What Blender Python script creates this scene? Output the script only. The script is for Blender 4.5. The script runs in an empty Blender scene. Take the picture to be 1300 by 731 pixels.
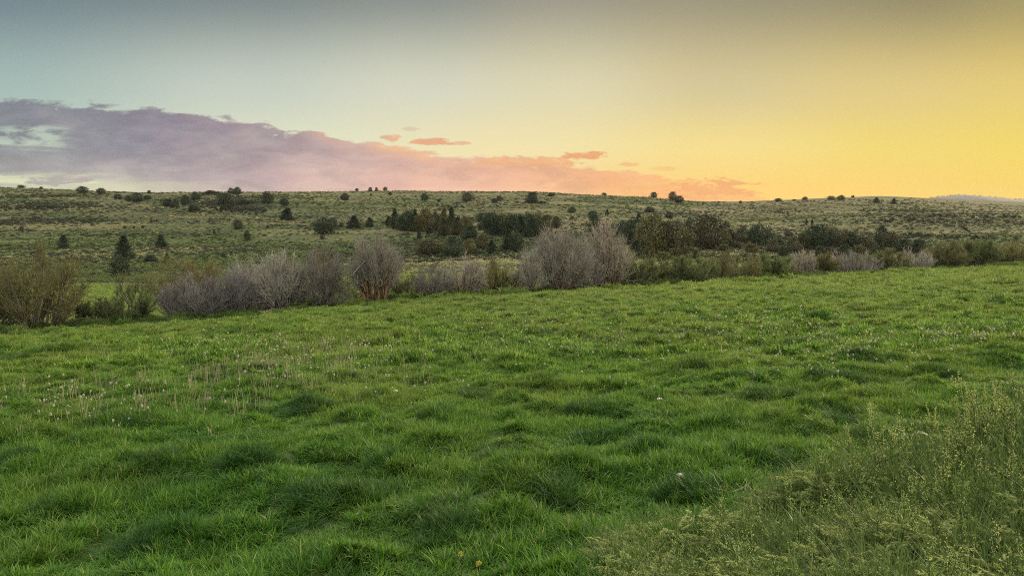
import bpy, math
import numpy as np
from mathutils import Vector

R = math.radians
C = bpy.context.scene.collection
sc = bpy.context.scene

# ------------------------------------------------------------------ camera
F = 975.0            # focal length in pixels of the 1300 px wide photograph
HOR = 300.0          # row of the true horizon
cam_d = bpy.data.cameras.new('camera')
cam = bpy.data.objects.new('camera', cam_d)
C.objects.link(cam)
cam_d.sensor_width = 36.0
cam_d.lens = 36.0 * F / 1300.0
cam_d.shift_y = -(365.5 - HOR) / 1300.0
cam_d.clip_start = 0.1
cam_d.clip_end = 20000.0
cam.location = (0, 0, 0)
cam.rotation_euler = (R(90), 0, 0)
sc.camera = cam

# ------------------------------------------------------------------ exposure / render
sc.view_settings.view_transform = 'Standard'
sc.view_settings.look = 'None'
sc.view_settings.exposure = 0.2
sc.view_settings.gamma = 1.0
sc.view_settings.use_curve_mapping = False
sc.render.engine = 'CYCLES'
cy = sc.cycles
cy.max_bounces = 5
cy.diffuse_bounces = 3
cy.glossy_bounces = 2
cy.transmission_bounces = 3
cy.transparent_max_bounces = 4
cy.volume_bounces = 0
cy.use_denoising = False
cy.denoiser = 'OPENIMAGEDENOISE'
cy.denoising_input_passes = 'RGB_ALBEDO_NORMAL'
cy.denoising_prefilter = 'NONE'
cy.use_adaptive_sampling = False
cy.caustics_reflective = False
cy.caustics_refractive = False
cy.sample_clamp_indirect = 2.0
cy.sample_clamp_direct = 7.0
cy.pixel_filter_type = 'BLACKMAN_HARRIS'
cy.filter_width = 1.0

# ------------------------------------------------------------------ sun and sky
SUN_AZ, SUN_EL = 52.0, 16.0          # degrees right of the view axis, above the horizon
sun_d = bpy.data.lights.new('sun', 'SUN')
sun = bpy.data.objects.new('sun', sun_d)
C.objects.link(sun)
sun_d.energy = 5.0
sun_d.angle = R(4)
sun_d.color = (1.0, 0.80, 0.52)
sdir = Vector((math.sin(R(SUN_AZ)) * math.cos(R(SUN_EL)), math.cos(R(SUN_AZ)) * math.cos(R(SUN_EL)), math.sin(R(SUN_EL))))
sun.rotation_euler = sdir.to_track_quat('Z', 'Y').to_euler()
sun.location = (60, 50, 40)

ZENITH = (2.25, 2.3, 2.0)            # sky overhead, brightened as added fill light for the ground
EAST = (1.2, 1.28, 1.28)  # sky behind the camera, also brightened to add fill


def lin(r, g, b):
    def f(c):
        c = c / 255.0
        return c / 12.92 if c <= 0.04045 else ((c + 0.055) / 1.055) ** 2.4
    return (f(r), f(g), f(b), 1.0)


class NT:
    """tiny helper for building node maths"""
    def __init__(s, tree):
        s.t = tree
        s.n = tree.nodes
        s.l = tree.links

    def put(s, sock, v):
        if isinstance(v, bpy.types.NodeSocket):
            s.l.new(v, sock)
        elif v is not None:
            sock.default_value = v

    def m(s, op, a, b=None, c=None, clamp=False):
        n = s.n.new('ShaderNodeMath')
        n.operation = op
        n.use_clamp = clamp
        s.put(n.inputs[0], a)
        if b is not None:
            s.put(n.inputs[1], b)
        if c is not None:
            s.put(n.inputs[2], c)
        return n.outputs[0]

    def step(s, x, a, b):
        n = s.n.new('ShaderNodeMapRange')
        n.interpolation_type = 'SMOOTHSTEP'
        n.clamp = True
        s.put(n.inputs['Value'], x)
        n.inputs['From Min'].default_value = a
        n.inputs['From Max'].default_value = b
        return n.outputs['Result']

    def mix(s, fac, a, b, mode='MIX'):
        n = s.n.new('ShaderNodeMix')
        n.data_type = 'RGBA'
        n.blend_type = mode
        n.clamp_factor = True
        s.put(n.inputs[0], fac)
        s.put(n.inputs[6], a)
        s.put(n.inputs[7], b)
        return n.outputs[2]

    def ramp(s, x, stops, interp='EASE'):
        n = s.n.new('ShaderNodeValToRGB')
        n.color_ramp.interpolation = interp
        els = n.color_ramp.elements
        while len(els) < len(stops):
            els.new(0.5)
        for e, (p, c) in zip(els, stops):
            e.position = p
            e.color = c
        s.put(n.inputs[0], x)
        return n.outputs[0]

    def curve(s, x, pts):
        n = s.n.new('ShaderNodeFloatCurve')
        cv = n.mapping.curves[0]
        n.mapping.use_clip = True
        while len(cv.points) < len(pts):
            cv.points.new(0.5, 0.5)
        for p, (a, b) in zip(cv.points, pts):
            p.location = (a, b)
        n.mapping.update()
        s.put(n.inputs['Value'], x)
        return n.outputs[0]

    def xyz(s, x, y, z):
        n = s.n.new('ShaderNodeCombineXYZ')
        s.put(n.inputs[0], x)
        s.put(n.inputs[1], y)
        s.put(n.inputs[2], z)
        return n.outputs[0]

    def noise(s, vec, scale, detail=4, rough=0.55, dist=0.0):
        n = s.n.new('ShaderNodeTexNoise')
        s.put(n.inputs['Vector'], vec)
        n.inputs['Scale'].default_value = scale
        n.inputs['Detail'].default_value = detail
        n.inputs['Roughness'].default_value = rough
        n.inputs['Distortion'].default_value = dist
        return n.outputs['Fac']


def build_world():
    w = bpy.data.worlds.new('World')
    sc.world = w
    w.use_nodes = True
    t = w.node_tree
    t.nodes.clear()
    k = NT(t)
    out = t.nodes.new('ShaderNodeOutputWorld')
    tc = t.nodes.new('ShaderNodeTexCoord')
    sp = t.nodes.new('ShaderNodeSeparateXYZ')
    t.links.new(tc.outputs['Generated'], sp.inputs[0])
    x, y, z = sp.outputs
    hyp = k.m('SQRT', k.m('ADD', k.m('MULTIPLY', x, x), k.m('MULTIPLY', y, y)))
    yc = k.m('MAXIMUM', k.m('MAXIMUM', y, k.m('MULTIPLY', hyp, 0.45)), 0.02)
    U = k.m('ADD', k.m('MULTIPLY', k.m('DIVIDE', x, yc), F / 1300.0), 0.5)     # 0..1 across the view
    V = k.m('MULTIPLY', k.m('DIVIDE', z, yc), F / HOR)                          # 0 horizon .. 1 a third of a right angle up
    fwd = k.step(k.m('DIVIDE', y, k.m('MAXIMUM', hyp, 0.01)), -0.2, 0.5)

    low = k.ramp(U, [(0.0, lin(226, 226, 172)), (0.2, lin(228, 224, 176)), (0.45, lin(246, 216, 158)),
                     (0.62, lin(254, 203, 104)), (0.78, lin(254, 204, 82)), (1.0, lin(246, 203, 70))])
    mid = k.ramp(U, [(0.0, lin(194, 212, 190)), (0.3, lin(226, 227, 194)), (0.5, lin(241, 226, 170)),
                     (0.7, lin(245, 220, 134)), (0.88, lin(240, 213, 104)), (1.0, lin(240, 212, 88))])
    up = k.ramp(U, [(0.0, lin(163, 186, 180)), (0.25, lin(196, 205, 192)), (0.4, lin(212, 213, 192)), (0.55, lin(221, 213, 175)),
                    (0.7, lin(213, 198, 148)), (0.85, lin(222, 200, 130)), (1.0, lin(227, 201, 114))])
    top = k.ramp(U, [(0.0, lin(108, 128, 138)), (0.25, lin(117, 131, 133)), (0.4, lin(130, 138, 134)), (0.55, lin(149, 147, 132)),
                     (0.65, lin(152, 145, 121)), (0.77, lin(146, 140, 112)), (0.9, lin(141, 133, 99)), (1.0, lin(156, 145, 97))])
    sky = k.mix(k.step(V, 0.12, 0.40), low, mid)
    sky = k.mix(k.step(V, 0.34, 0.64), sky, up)
    sky = k.mix(k.step(V, 0.58, 1.07), sky, top)

    # ---- clouds, in the direction space of the sky
    v1 = k.xyz(k.m('MULTIPLY', U, 9.0), k.m('MULTIPLY', V, 6.0), 0.0)
    n1 = k.noise(v1, 1.0, 6, 0.58, 0.25)
    n1b = k.noise(k.xyz(k.m('ADD', k.m('MULTIPLY', U, 9.0), 0.16), k.m('ADD', k.m('MULTIPLY', V, 6.0), 0.05), 0.0), 1.0, 6, 0.58, 0.25)
    v2 = k.xyz(k.m('MULTIPLY', U, 30.0), k.m('MULTIPLY', V, 22.0), 3.0)
    n2 = k.noise(v2, 1.0, 5, 0.6, 0.3)
    v3 = k.xyz(k.m('MULTIPLY', U, 5.0), k.m('MULTIPLY', V, 17.0), 7.0)
    n3 = k.noise(v3, 1.0, 5, 0.55, 0.5)
    nz = k.m('ADD', k.m('MULTIPLY', k.m('SUBTRACT', n1, 0.5), 0.16), k.m('MULTIPLY', k.m('SUBTRACT', n2, 0.5), 0.13))
    edge = k.curve(U, [(0.0, 0.585), (0.08, 0.565), (0.155, 0.515), (0.21, 0.505), (0.27, 0.472), (0.31, 0.435), (0.35, 0.40),
                       (0.40, 0.368), (0.445, 0.345), (0.48, 0.335), (0.53, 0.325), (0.57, 0.30), (0.61, 0.272), (0.66, 0.248),
                       (0.70, 0.232), (0.735, 0.195), (0.76, 0.12), (0.80, 0.0), (1.0, 0.0)])
    d = k.m('ADD', k.m('SUBTRACT', edge, V), nz)
    body = k.step(d, -0.002, 0.022)
    # gaps of clear sky inside the bank, at the left and under its right end
    gapc = k.curve(U, [(0.0, 1.0), (0.07, 0.95), (0.11, 0.62), (0.17, 0.25), (0.24, 0.06), (0.40, 0.0), (0.52, 0.08), (0.58, 0.32),
                       (0.64, 0.45), (0.70, 0.6), (0.76, 0.9), (1.0, 1.0)])
    lowgap = k.m('SUBTRACT', 1.0, k.step(k.m('ADD', V, k.m('MULTIPLY', k.m('SUBTRACT', n3, 0.5), 0.22)), 0.20, 0.30))
    slit = k.m('MULTIPLY', k.step(k.m('ADD', V, k.m('MULTIPLY', k.m('SUBTRACT', n3, 0.5), 0.16)), 0.375, 0.405),
               k.m('SUBTRACT', 1.0, k.step(k.m('ADD', V, k.m('MULTIPLY', k.m('SUBTRACT', n3, 0.5), 0.16)), 0.445, 0.475)))
    slit = k.m('MULTIPLY', slit, k.m('SUBTRACT', 1.0, k.step(U, 0.045, 0.085)))
    wisp = k.step(n3, 0.40, 0.56)
    gap = k.m('MULTIPLY', k.m('MULTIPLY', lowgap, gapc), k.m('SUBTRACT', 1.2, k.m('MULTIPLY', wisp, 0.7)), clamp=True)
    gap = k.m('MAXIMUM', gap, k.m('MULTIPLY', slit, k.m('MULTIPLY', 0.75, k.step(n2, 0.35, 0.6))))
    mask = k.m('MULTIPLY', body, k.m('SUBTRACT', 1.0, gap))
    mask = k.m('MULTIPLY', mask, k.m('ADD', 0.92, k.m('MULTIPLY', k.m('SUBTRACT', n1, 0.5), 0.4)), clamp=True)

    # small separate clouds
    n4 = k.noise(k.xyz(k.m('MULTIPLY', U, 62.0), k.m('MULTIPLY', V, 52.0), 11.0), 1.0, 5, 0.62, 0.4)
    def puff(u, v, ru, rv, amp=1.0):
        du = k.m('DIVIDE', k.m('SUBTRACT', U, u / 1300.0), ru / 1300.0)
        dv = k.m('DIVIDE', k.m('SUBTRACT', V, (HOR - v) / HOR), rv / HOR)
        rr = k.m('ADD', k.m('MULTIPLY', du, du), k.m('MULTIPLY', dv, dv))
        rr = k.m('ADD', rr, k.m('ADD', k.m('MULTIPLY', k.m('SUBTRACT', n2, 0.5), 2.6), k.m('MULTIPLY', k.m('SUBTRACT', n4, 0.5), 4.2)))
        return k.m('MULTIPLY', k.m('SUBTRACT', 1.0, k.step(rr, 0.35, 1.15)), amp)
    puffs = None
    for a in ((740, 198, 28, 6, .95), (548, 180, 30, 5, .9), (496, 175, 14, 5, .8), (798, 208, 12, 3, .6), (582, 182, 16, 3, .6),
              (690, 206, 48, 7, .8), (650, 203, 40, 6, .75), (905, 240, 62, 13, .9), (520, 164, 12, 3, .35), (840, 214, 18, 3, .35),
              (900, 252, 60, 3, .5), (70, 229, 46, 7, .8), (35, 219, 40, 3, .5)):
        p = puff(*a)
        puffs = p if puffs is None else k.m('MAXIMUM', puffs, p)
    mask = k.m('MULTIPLY', k.m('MAXIMUM', mask, puffs), k.step(k.m('DIVIDE', y, k.m('MAXIMUM', hyp, 0.01)), 0.25, 0.5))

    cu = k.ramp(U, [(0.0, lin(114, 118, 132)), (0.14, lin(126, 119, 139)), (0.26, lin(150, 130, 146)), (0.36, lin(190, 156, 156)),
                    (0.46, lin(212, 156, 140)), (0.55, lin(212, 150, 124)), (0.64, lin(232, 150, 96)), (0.74, lin(244, 152, 72))], 'LINEAR')
    cl = k.ramp(U, [(0.0, lin(152, 147, 152)), (0.14, lin(172, 156, 166)), (0.26, lin(200, 170, 174)), (0.36, lin(226, 178, 168)),
                    (0.46, lin(234, 174, 150)), (0.55, lin(244, 172, 126)), (0.64, lin(248, 160, 90)), (0.74, lin(250, 160, 66))], 'LINEAR')
    ccol = k.mix(k.step(k.m('ADD', V, k.m('MULTIPLY', k.m('SUBTRACT', n1, 0.5), 0.35)), 0.16, 0.42), cl, cu)
    ccol = k.mix(k.m('MULTIPLY', k.step(n2, 0.35, 0.75), 0.22), ccol, k.mix(0.5, ccol, sky))
    shade = k.m('ADD', 0.58, k.m('ADD', k.m('MULTIPLY', n3, 0.46), k.m('MULTIPLY', n2, 0.38)))
    ccol = k.mix(1.0, ccol, k.xyz(shade, shade, shade), 'MULTIPLY')
    relief = k.m('SUBTRACT', n1, n1b)
    ccol = k.mix(k.m('MULTIPLY', k.step(relief, 0.0, 0.13), k.m('ADD', 0.10, k.m('MULTIPLY', k.step(U, 0.2, 0.42), 0.34))), ccol, k.mix(0.45, cl, lin(252, 196, 160)))
    ccol = k.mix(k.m('MULTIPLY', k.step(relief, 0.0, -0.13), 0.45), ccol, k.mix(1.0, cu, (0.78, 0.76, 0.80, 1), 'MULTIPLY'))
    rim = k.m('MULTIPLY', k.m('SUBTRACT', 1.0, k.step(d, 0.02, 0.075)), k.step(U, 0.24, 0.42))
    rim = k.m('MULTIPLY', rim, k.step(n1, 0.45, 0.65))
    ccol = k.mix(k.m('MULTIPLY', rim, 0.8), ccol, lin(250, 190, 130))
    ccol = k.mix(k.m('MULTIPLY', k.m('MULTIPLY', puffs, k.step(U, 0.33, 0.40)), 0.7), ccol, lin(238, 160, 96))
    sky = k.mix(mask, sky, ccol)

    sky = k.mix(1.0, sky, (0.87, 0.87, 0.87, 1), 'MULTIPLY')     # the picture is exposed 0.2 stops up
    # overhead and behind, the sky is brightened as added fill light
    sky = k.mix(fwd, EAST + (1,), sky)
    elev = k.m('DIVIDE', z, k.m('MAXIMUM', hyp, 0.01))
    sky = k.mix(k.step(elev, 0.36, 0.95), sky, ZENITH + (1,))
    sky = k.mix(k.step(z, -0.12, -0.01), lin(92, 92, 60), sky)

    st = t.nodes.new('ShaderNodeTexSky')
    st.sky_type = 'NISHITA'
    st.sun_disc = False
    st.sun_elevation = R(SUN_EL)
    st.sun_rotation = R(SUN_AZ)
    st.altitude = 1300
    b1 = t.nodes.new('ShaderNodeBackground')
    t.links.new(st.outputs[0], b1.inputs[0])
    b1.inputs[1].default_value = 0.0
    b2 = t.nodes.new('ShaderNodeBackground')
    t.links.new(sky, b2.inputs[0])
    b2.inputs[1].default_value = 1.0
    # the physical sky mixes a little into the brightened dome overhead, the sunset colours the part near the horizon
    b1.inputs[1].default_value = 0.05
    sky_mix = t.nodes.new('ShaderNodeMixShader')
    t.links.new(k.m('SUBTRACT', 1.0, k.m('MULTIPLY', k.step(elev, 0.36, 0.95), 0.25)), sky_mix.inputs[0])
    t.links.new(b1.outputs[0], sky_mix.inputs[1])
    t.links.new(b2.outputs[0], sky_mix.inputs[2])
    t.links.new(sky_mix.outputs[0], out.inputs[0])
    w.cycles.sampling_method = 'MANUAL'
    w.cycles.sample_map_resolution = 512


build_world()

# ------------------------------------------------------------------ noise and terrain height


def hash2(ix, iy, seed):
    h = (ix.astype(np.int64) * 374761393 + iy.astype(np.int64) * 668265263 + seed * 1442695041) & 0xffffffff
    h = ((h ^ (h >> 13)) * 1274126177) & 0xffffffff
    h = ((h ^ (h >> 16)) * 2246822519) & 0xffffffff
    return ((h ^ (h >> 15)) & 0xffffff) / float(0xffffff)


def vnoise(x, y, seed=0):
    x = np.asarray(x, float)
    y = np.asarray(y, float)
    ix, iy = np.floor(x), np.floor(y)
    fx, fy = x - ix, y - iy
    fx = fx * fx * (3 - 2 * fx)
    fy = fy * fy * (3 - 2 * fy)
    a = hash2(ix, iy, seed)
    b = hash2(ix + 1, iy, seed)
    c = hash2(ix, iy + 1, seed)
    d = hash2(ix + 1, iy + 1, seed)
    return (a * (1 - fx) + b * fx) * (1 - fy) + (c * (1 - fx) + d * fx) * fy


def fbm(x, y, seed=0, oct=4):
    s, a, t = 0.0, 1.0, 0.0
    for i in range(oct):
        s = s + a * vnoise(np.asarray(x) * 2 ** i + 17.3 * i, np.asarray(y) * 2 ** i - 9.1 * i, seed + i)
        t += a
        a *= 0.5
    return s / t


def sstep(x, a, b):
    t = np.clip((np.asarray(x, float) - a) / (b - a), 0, 1)
    return t * t * (3 - 2 * t)


SL = 0.57
E0 = 62.0


def edge_off(X):
    return 1.6 * (fbm(np.asarray(X) * 0.06, 0.0 * np.asarray(X), 5, 3) - 0.5)


def s_of(X, Y):
    return Y - SL * X - E0 - edge_off(X)


def y_edge(X):
    return E0 + SL * X + edge_off(X)


HU = np.array([0, 200, 480, 650, 800, 930, 1120, 1300.])
HY = np.array([110, 150, 200, 280, 400, 550, 700, 900.])
HV = np.array([[362, 345, 322, 298, 272, 252, 238.5, 238],
               [362, 345, 322, 299, 274, 257, 245.0, 244],
               [350, 335, 318, 299, 277, 258, 243.0, 243],
               [345, 330, 315, 298, 277, 258, 244.5, 245],
               [345, 330, 315, 299, 281, 264, 250.5, 252],
               [343, 330, 316, 300, 284, 270, 260.0, 257.5],
               [342, 330, 318, 302, 286, 270, 258.0, 250.5],
               [340, 332, 320, 306, 290, 275, 265.0, 257]])
HZ = -(HV - HOR) / F * HY[None, :]
for _i in range(5):                      # left of the saddle the ridge is the 700 m line, then a plateau
    HZ[_i, 7] = HZ[_i, 6] + 0.5


def pchip(xk, yk, x):
    """vectorised monotone-ish cubic; yk shape (..., n) picked per sample"""
    i = np.clip(np.searchsorted(xk, x) - 1, 0, len(xk) - 2)
    h = np.diff(xk)
    dl = np.diff(yk, axis=-1) / h
    m = np.zeros_like(yk)
    m[..., 1:-1] = 0.5 * (dl[..., 1:] + dl[..., :-1])
    m[..., 0] = dl[..., 0]
    m[..., -1] = 0
    t = np.clip((x - xk[i]) / h[i], 0, 1)
    r = np.arange(len(x))
    y0, y1, m0, m1 = yk[r, i], yk[r, i + 1], m[r, i] * h[i], m[r, i + 1] * h[i]
    return (1 + 2 * t) * (1 - t) ** 2 * y0 + t * (1 - t) ** 2 * m0 + t * t * (3 - 2 * t) * y1 + t * t * (t - 1) * m1


# the ravine behind the left shoulder of the hill
RAV = [(-330 * 0 + (355 - 650) / F * 380, 380.), ((300 - 650) / F * 440, 440.), ((235 - 650) / F * 500, 500.), ((165 - 650) / F * 570, 570.),
       ((110 - 650) / F * 650, 650.)]


def seg_dist(X, Y, pts):
    best = np.full(np.shape(X), 1e9)
    for (ax, ay), (bx, by) in zip(pts[:-1], pts[1:]):
        dx, dy = bx - ax, by - ay
        t = np.clip(((X - ax) * dx + (Y - ay) * dy) / (dx * dx + dy * dy), 0, 1)
        best = np.minimum(best, np.hypot(X - ax - t * dx, Y - ay - t * dy))
    return best


# the larger dark tussocks of the meadow: u, v, width px, height px
TUSS = [(985, 508, 95, 20), (318, 612, 70, 26), (205, 604, 50, 22), (395, 524, 60, 16), (745, 534, 60, 18), (1110, 466, 70, 14), (760, 566, 70, 20),
        (1045, 536, 80, 20), (650, 460, 50, 10), (250, 585, 60, 18), (155, 548, 80, 16), (640, 600, 60, 16), (490, 610, 60, 18), (815, 515, 60, 14),
        (560, 545, 60, 14), (470, 650, 90, 20), (90, 650, 110, 24), (1190, 480, 70, 12), (1255, 463, 70, 12), (905, 545, 70, 16), (700, 640, 70, 20),
        (1010, 440, 70, 8), (1240, 430, 60, 9), (1040, 415, 50, 7), (875, 470, 60, 10), (520, 465, 60, 10), (820, 590, 60, 16), (960, 590, 60, 20), (395, 655, 70, 20),
        (40, 590, 90, 16), (600, 505, 50, 10), (250, 470, 50, 9), (60, 455, 70, 9), (330, 500, 60, 10), (870, 640, 60, 16), (560, 690, 90, 20), (200, 690, 100, 20),
        (1120, 560, 60, 18), (1080, 490, 60, 12), (690, 490, 50, 9), (1270, 520, 60, 14)]


def field_base(X, Y):
    g = np.clip((Y - SL * X - 6.0) / (E0 - 6.0), -0.3, 1.0)
    ze = -4.85 + 0.011 * np.clip(X, -60, 120) - 0.6 * sstep(-X, 6, 22)
    return -3.0 + (ze + 3.0) * g


_tp = []
for (_u, _v, _w, _h) in TUSS:
    _Y = 20.0
    for _ in range(30):
        _X = (_u - 650) / F * _Y
        _Y = float(-field_base(np.array([_X]), np.array([_Y]))[0] * F / (_v - HOR))
    _tp.append((_X, _Y, _w / F * _Y * (0.5 if _v < 560 else 0.40), min(0.36, _h / F * _Y * 0.55)))


def tuss_amount(X, Y):
    a = np.zeros(np.shape(X))
    z = np.zeros(np.shape(X))
    for (tx, ty, tw, th) in _tp:
        ty_w = max(tw * 0.8, 0.35)
        near = (np.abs(X - tx) < 3 * tw) & (np.abs(Y - ty) < 3 * ty_w)
        if not near.any():
            continue
        wob = 1.0 + 0.5 * (vnoise(X[near] * 1.7 / tw, Y[near] * 1.7 / tw, 71) - 0.5)
        e = np.exp(-(((X[near] - tx) / (tw * wob)) ** 2 + ((Y[near] - ty) / (ty_w * wob)) ** 2) * 1.4)
        a[near] = np.maximum(a[near], e)
        z[near] = np.maximum(z[near], e * th)
    return a, z


def H(X, Y):
    """height of the ground, camera eye at zero"""
    X = np.atleast_1d(np.asarray(X, float))
    Y = np.atleast_1d(np.asarray(Y, float))
    s = s_of(X, Y)
    zf = field_base(X, Y)
    # bank on which the photographer stands
    q = 6.5 + 0.53 * X - Y
    bank = 0.2 * np.clip(q + 0.4, 0, 6.5) * sstep(q, -0.8, 1.2)
    zf = zf + bank
    tz = np.zeros(X.shape)
    fm = s < 12
    if fm.any():
        tz[fm] = tuss_amount(X[fm], Y[fm])[1]
    zf = zf + tz * 0.6 + (0.22 * (fbm(X * 0.7, Y * 0.95, 11, 2) - 0.5) + 0.13 * sstep(fbm(X * 1.5, Y * 1.9, 14, 1), 0.45, 0.85)) * sstep(Y, 2, 6) + 0.35 * (fbm(X * 0.13, Y * 0.16, 12, 2) - 0.5)
    # creek and the hill beyond
    cr = zf - 1.5 * sstep(s, 1.0, 9.0) + 0.12 * sstep(s, -3, 0)
    Yc = np.maximum(Y, 1.0)
    u = np.clip(650 + F * X / Yc, 0, 1300)
    iu = np.clip(np.searchsorted(HU, u) - 1, 0, len(HU) - 2)
    tu = (u - HU[iu]) / (HU[iu + 1] - HU[iu])
    tu = tu * tu * (3 - 2 * tu) * 0.6 + tu * 0.4
    rows = HZ[iu] * (1 - tu)[:, None] + HZ[iu + 1] * tu[:, None]
    zh = pchip(HY, rows, np.clip(Y, HY[0], HY[-1]))
    amp = sstep(Y, 100, 320)
    fade = 1 - 0.75 * sstep(Y, 560, 700)
    zh = zh + amp * fade * 10.0 * (fbm(X * 0.010, Y * 0.016, 21, 4) - 0.5) + 0.5 * amp * fade * (fbm(X * 0.08, Y * 0.1, 23, 3) - 0.5)
    zh = zh + (1 - amp) * 0.5 * (fbm(X * 0.1, Y * 0.1, 24, 3) - 0.5)
    # rimrock benches
    tz_ = zh / 5.2 + 1.3 * fbm(X * 0.006, Y * 0.006, 25, 2)
    fr = tz_ - np.floor(tz_)
    bench = (sstep(fr, 0.38, 0.62) - fr) * 5.2
    zh = zh + bench * 0.42 * amp * sstep(fbm(X * 0.02, Y * 0.02, 26, 2), 0.35, 0.6) * fade
    rv = seg_dist(X, Y, RAV)
    zh = zh + 5.0 * np.exp(-(seg_dist(X, Y + 52.0, RAV) / 34.0) ** 2) * sstep(Y, 320, 400) * (1 - sstep(Y, 560, 640))
    zh = zh - 13.0 * np.exp(-(rv / 30.0) ** 2) * sstep(Y, 360, 430) * (1 - sstep(Y, 600, 690))
    w = sstep(s, 6, 42)
    z = cr * (1 - w) + zh * w
    return np.where(s < 0, zf + 0.12 * sstep(s, -3, 0), z)


FAR = 6500.0


def far_height(X, Y):
    """the far hill behind the right end of the ridge"""
    u = 650 + F * X / FAR
    prof = np.interp(u, [900, 1130, 1165, 1190, 1215, 1245, 1270, 1300, 1340, 1420, 1600], [40, 150, 172, 186, 194, 187, 176, 168, 176, 150, 40]) * FAR / 3600
    return prof * np.exp(-((Y - FAR) / (0.144 * FAR)) ** 2) + 12 * (fbm(X * 0.003, Y * 0.003, 61, 3) - 0.5)


def Hs(x, y):
    return float(H(np.array([x]), np.array([y]))[0])


_RY = np.concatenate([np.arange(4, 130, 0.25), np.geomspace(130, 1000, 700)])


def ray_ground_many(u, v):
    """the ground points seen at pixels (u, v) of the photograph"""
    u, v = np.asarray(u, float), np.asarray(v, float)
    XX = (u[:, None] - 650) / F * _RY[None, :]
    YY = np.broadcast_to(_RY, XX.shape)
    h = H(XX.ravel(), YY.ravel()).reshape(XX.shape)
    z = (HOR - v[:, None]) / F * _RY[None, :]
    df = h - z
    hit = df >= 0
    i = np.where(hit.any(1), np.argmax(hit, 1), np.argmax(df, 1))
    i = np.maximum(i, 1)
    r = np.arange(len(u))
    d0, d1 = df[r, i - 1], df[r, i]
    t = np.where(hit.any(1), np.clip(d0 / np.where(np.abs(d0 - d1) < 1e-9, 1, d0 - d1), 0, 1), 1.0)
    Y = _RY[i - 1] + (_RY[i] - _RY[i - 1]) * t
    return (u - 650) / F * Y, Y


def ray_ground(u, v):
    X, Y = ray_ground_many([u], [v])
    return float(X[0]), float(Y[0])


# ------------------------------------------------------------------ mesh helpers


def new_mesh(name, verts, faces, attrs=None, smooth=False):
    me = bpy.data.meshes.new(name)
    verts = np.asarray(verts, np.float32)
    faces = np.asarray(faces, np.int32)
    nv, (nf, k) = len(verts), faces.shape
    me.vertices.add(nv)
    me.vertices.foreach_set('co', verts.ravel())
    me.loops.add(nf * k)
    me.loops.foreach_set('vertex_index', faces.ravel())
    me.polygons.add(nf)
    me.polygons.foreach_set('loop_start', np.arange(nf, dtype=np.int32) * k)
    if smooth:
        me.polygons.foreach_set('use_smooth', np.ones(nf, bool))
    for a, d in (attrs or {}).items():
        at = me.attributes.new(a, 'FLOAT', 'POINT')
        at.data.foreach_set('value', np.asarray(d, np.float32))
    me.update(calc_edges=True)
    me.validate()
    return me


def obj(name, me, mat, parent=None, coll=None):
    o = bpy.data.objects.new(name, me)
    if mat is not None and not me.materials:
        me.materials.append(mat)
    (coll or C).objects.link(o)
    if parent is not None:
        o.parent = parent
    return o


def tag(o, label=None, cat=None, group=None, kind=None):
    if label:
        o['label'] = label
    if cat:
        o['category'] = cat
    if group:
        o['group'] = group
    if kind:
        o['kind'] = kind
    return o


def thing(name, label, cat, loc, rotz=0.0, group=None, scale=None):
    o = bpy.data.objects.new(name, None)
    o.empty_display_size = 0.2
    C.objects.link(o)
    o.location = loc
    o.rotation_euler = (0, 0, rotz)
    if scale is not None:
        o.scale = scale
    return tag(o, label, cat, group)


class MB:
    """collects vertices, quads/tris (stored as quads) and a tint per vertex"""
    def __init__(s):
        s.v, s.f, s.t, s.n = [], [], [], 0

    def add(s, v, f, t):
        v = np.asarray(v, float).reshape(-1, 3)
        f = np.asarray(f, int)
        s.v.append(v)
        s.f.append(f + s.n)
        s.t.append(np.broadcast_to(np.asarray(t, float), (len(v),)))
        s.n += len(v)

    def mesh(s, name, smooth=False):
        return new_mesh(name, np.concatenate(s.v), np.concatenate(s.f), {'tint': np.concatenate(s.t)}, smooth)


def unit(a):
    return a / np.maximum(np.linalg.norm(a, axis=-1, keepdims=True), 1e-9)


def tubes(mb, P, Rr, sides=3, tint=0.5):
    """P (N,K,3) paths, Rr (N,K) radii"""
    P = np.asarray(P, float)
    N, K, _ = P.shape
    T = np.zeros_like(P)
    T[:, 1:-1] = P[:, 2:] - P[:, :-2]
    T[:, 0] = P[:, 1] - P[:, 0]
    T[:, -1] = P[:, -1] - P[:, -2]
    T = unit(T)
    ref = np.where(np.abs(T[..., 2:3]) > 0.9, np.array([1.0, 0, 0]), np.array([0, 0, 1.0]))
    A = unit(np.cross(T, ref))
    B = np.cross(T, A)
    an = np.arange(sides) / sides * 2 * np.pi
    ring = A[:, :, None, :] * np.cos(an)[None, None, :, None] + B[:, :, None, :] * np.sin(an)[None, None, :, None]
    V = P[:, :, None, :] + ring * Rr[:, :, None, None]
    idx = np.arange(N * K * sides).reshape(N, K, sides)
    a = idx[:, :-1, :]
    b = np.roll(idx, -1, axis=2)[:, :-1, :]
    c = np.roll(idx, -1, axis=2)[:, 1:, :]
    d = idx[:, 1:, :]
    Fq = np.stack([a, b, c, d], -1).reshape(-1, 4)
    if np.ndim(tint) == 1:
        tint = np.repeat(np.asarray(tint), K * sides)
    mb.add(V.reshape(-1, 3), Fq, tint)


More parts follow.
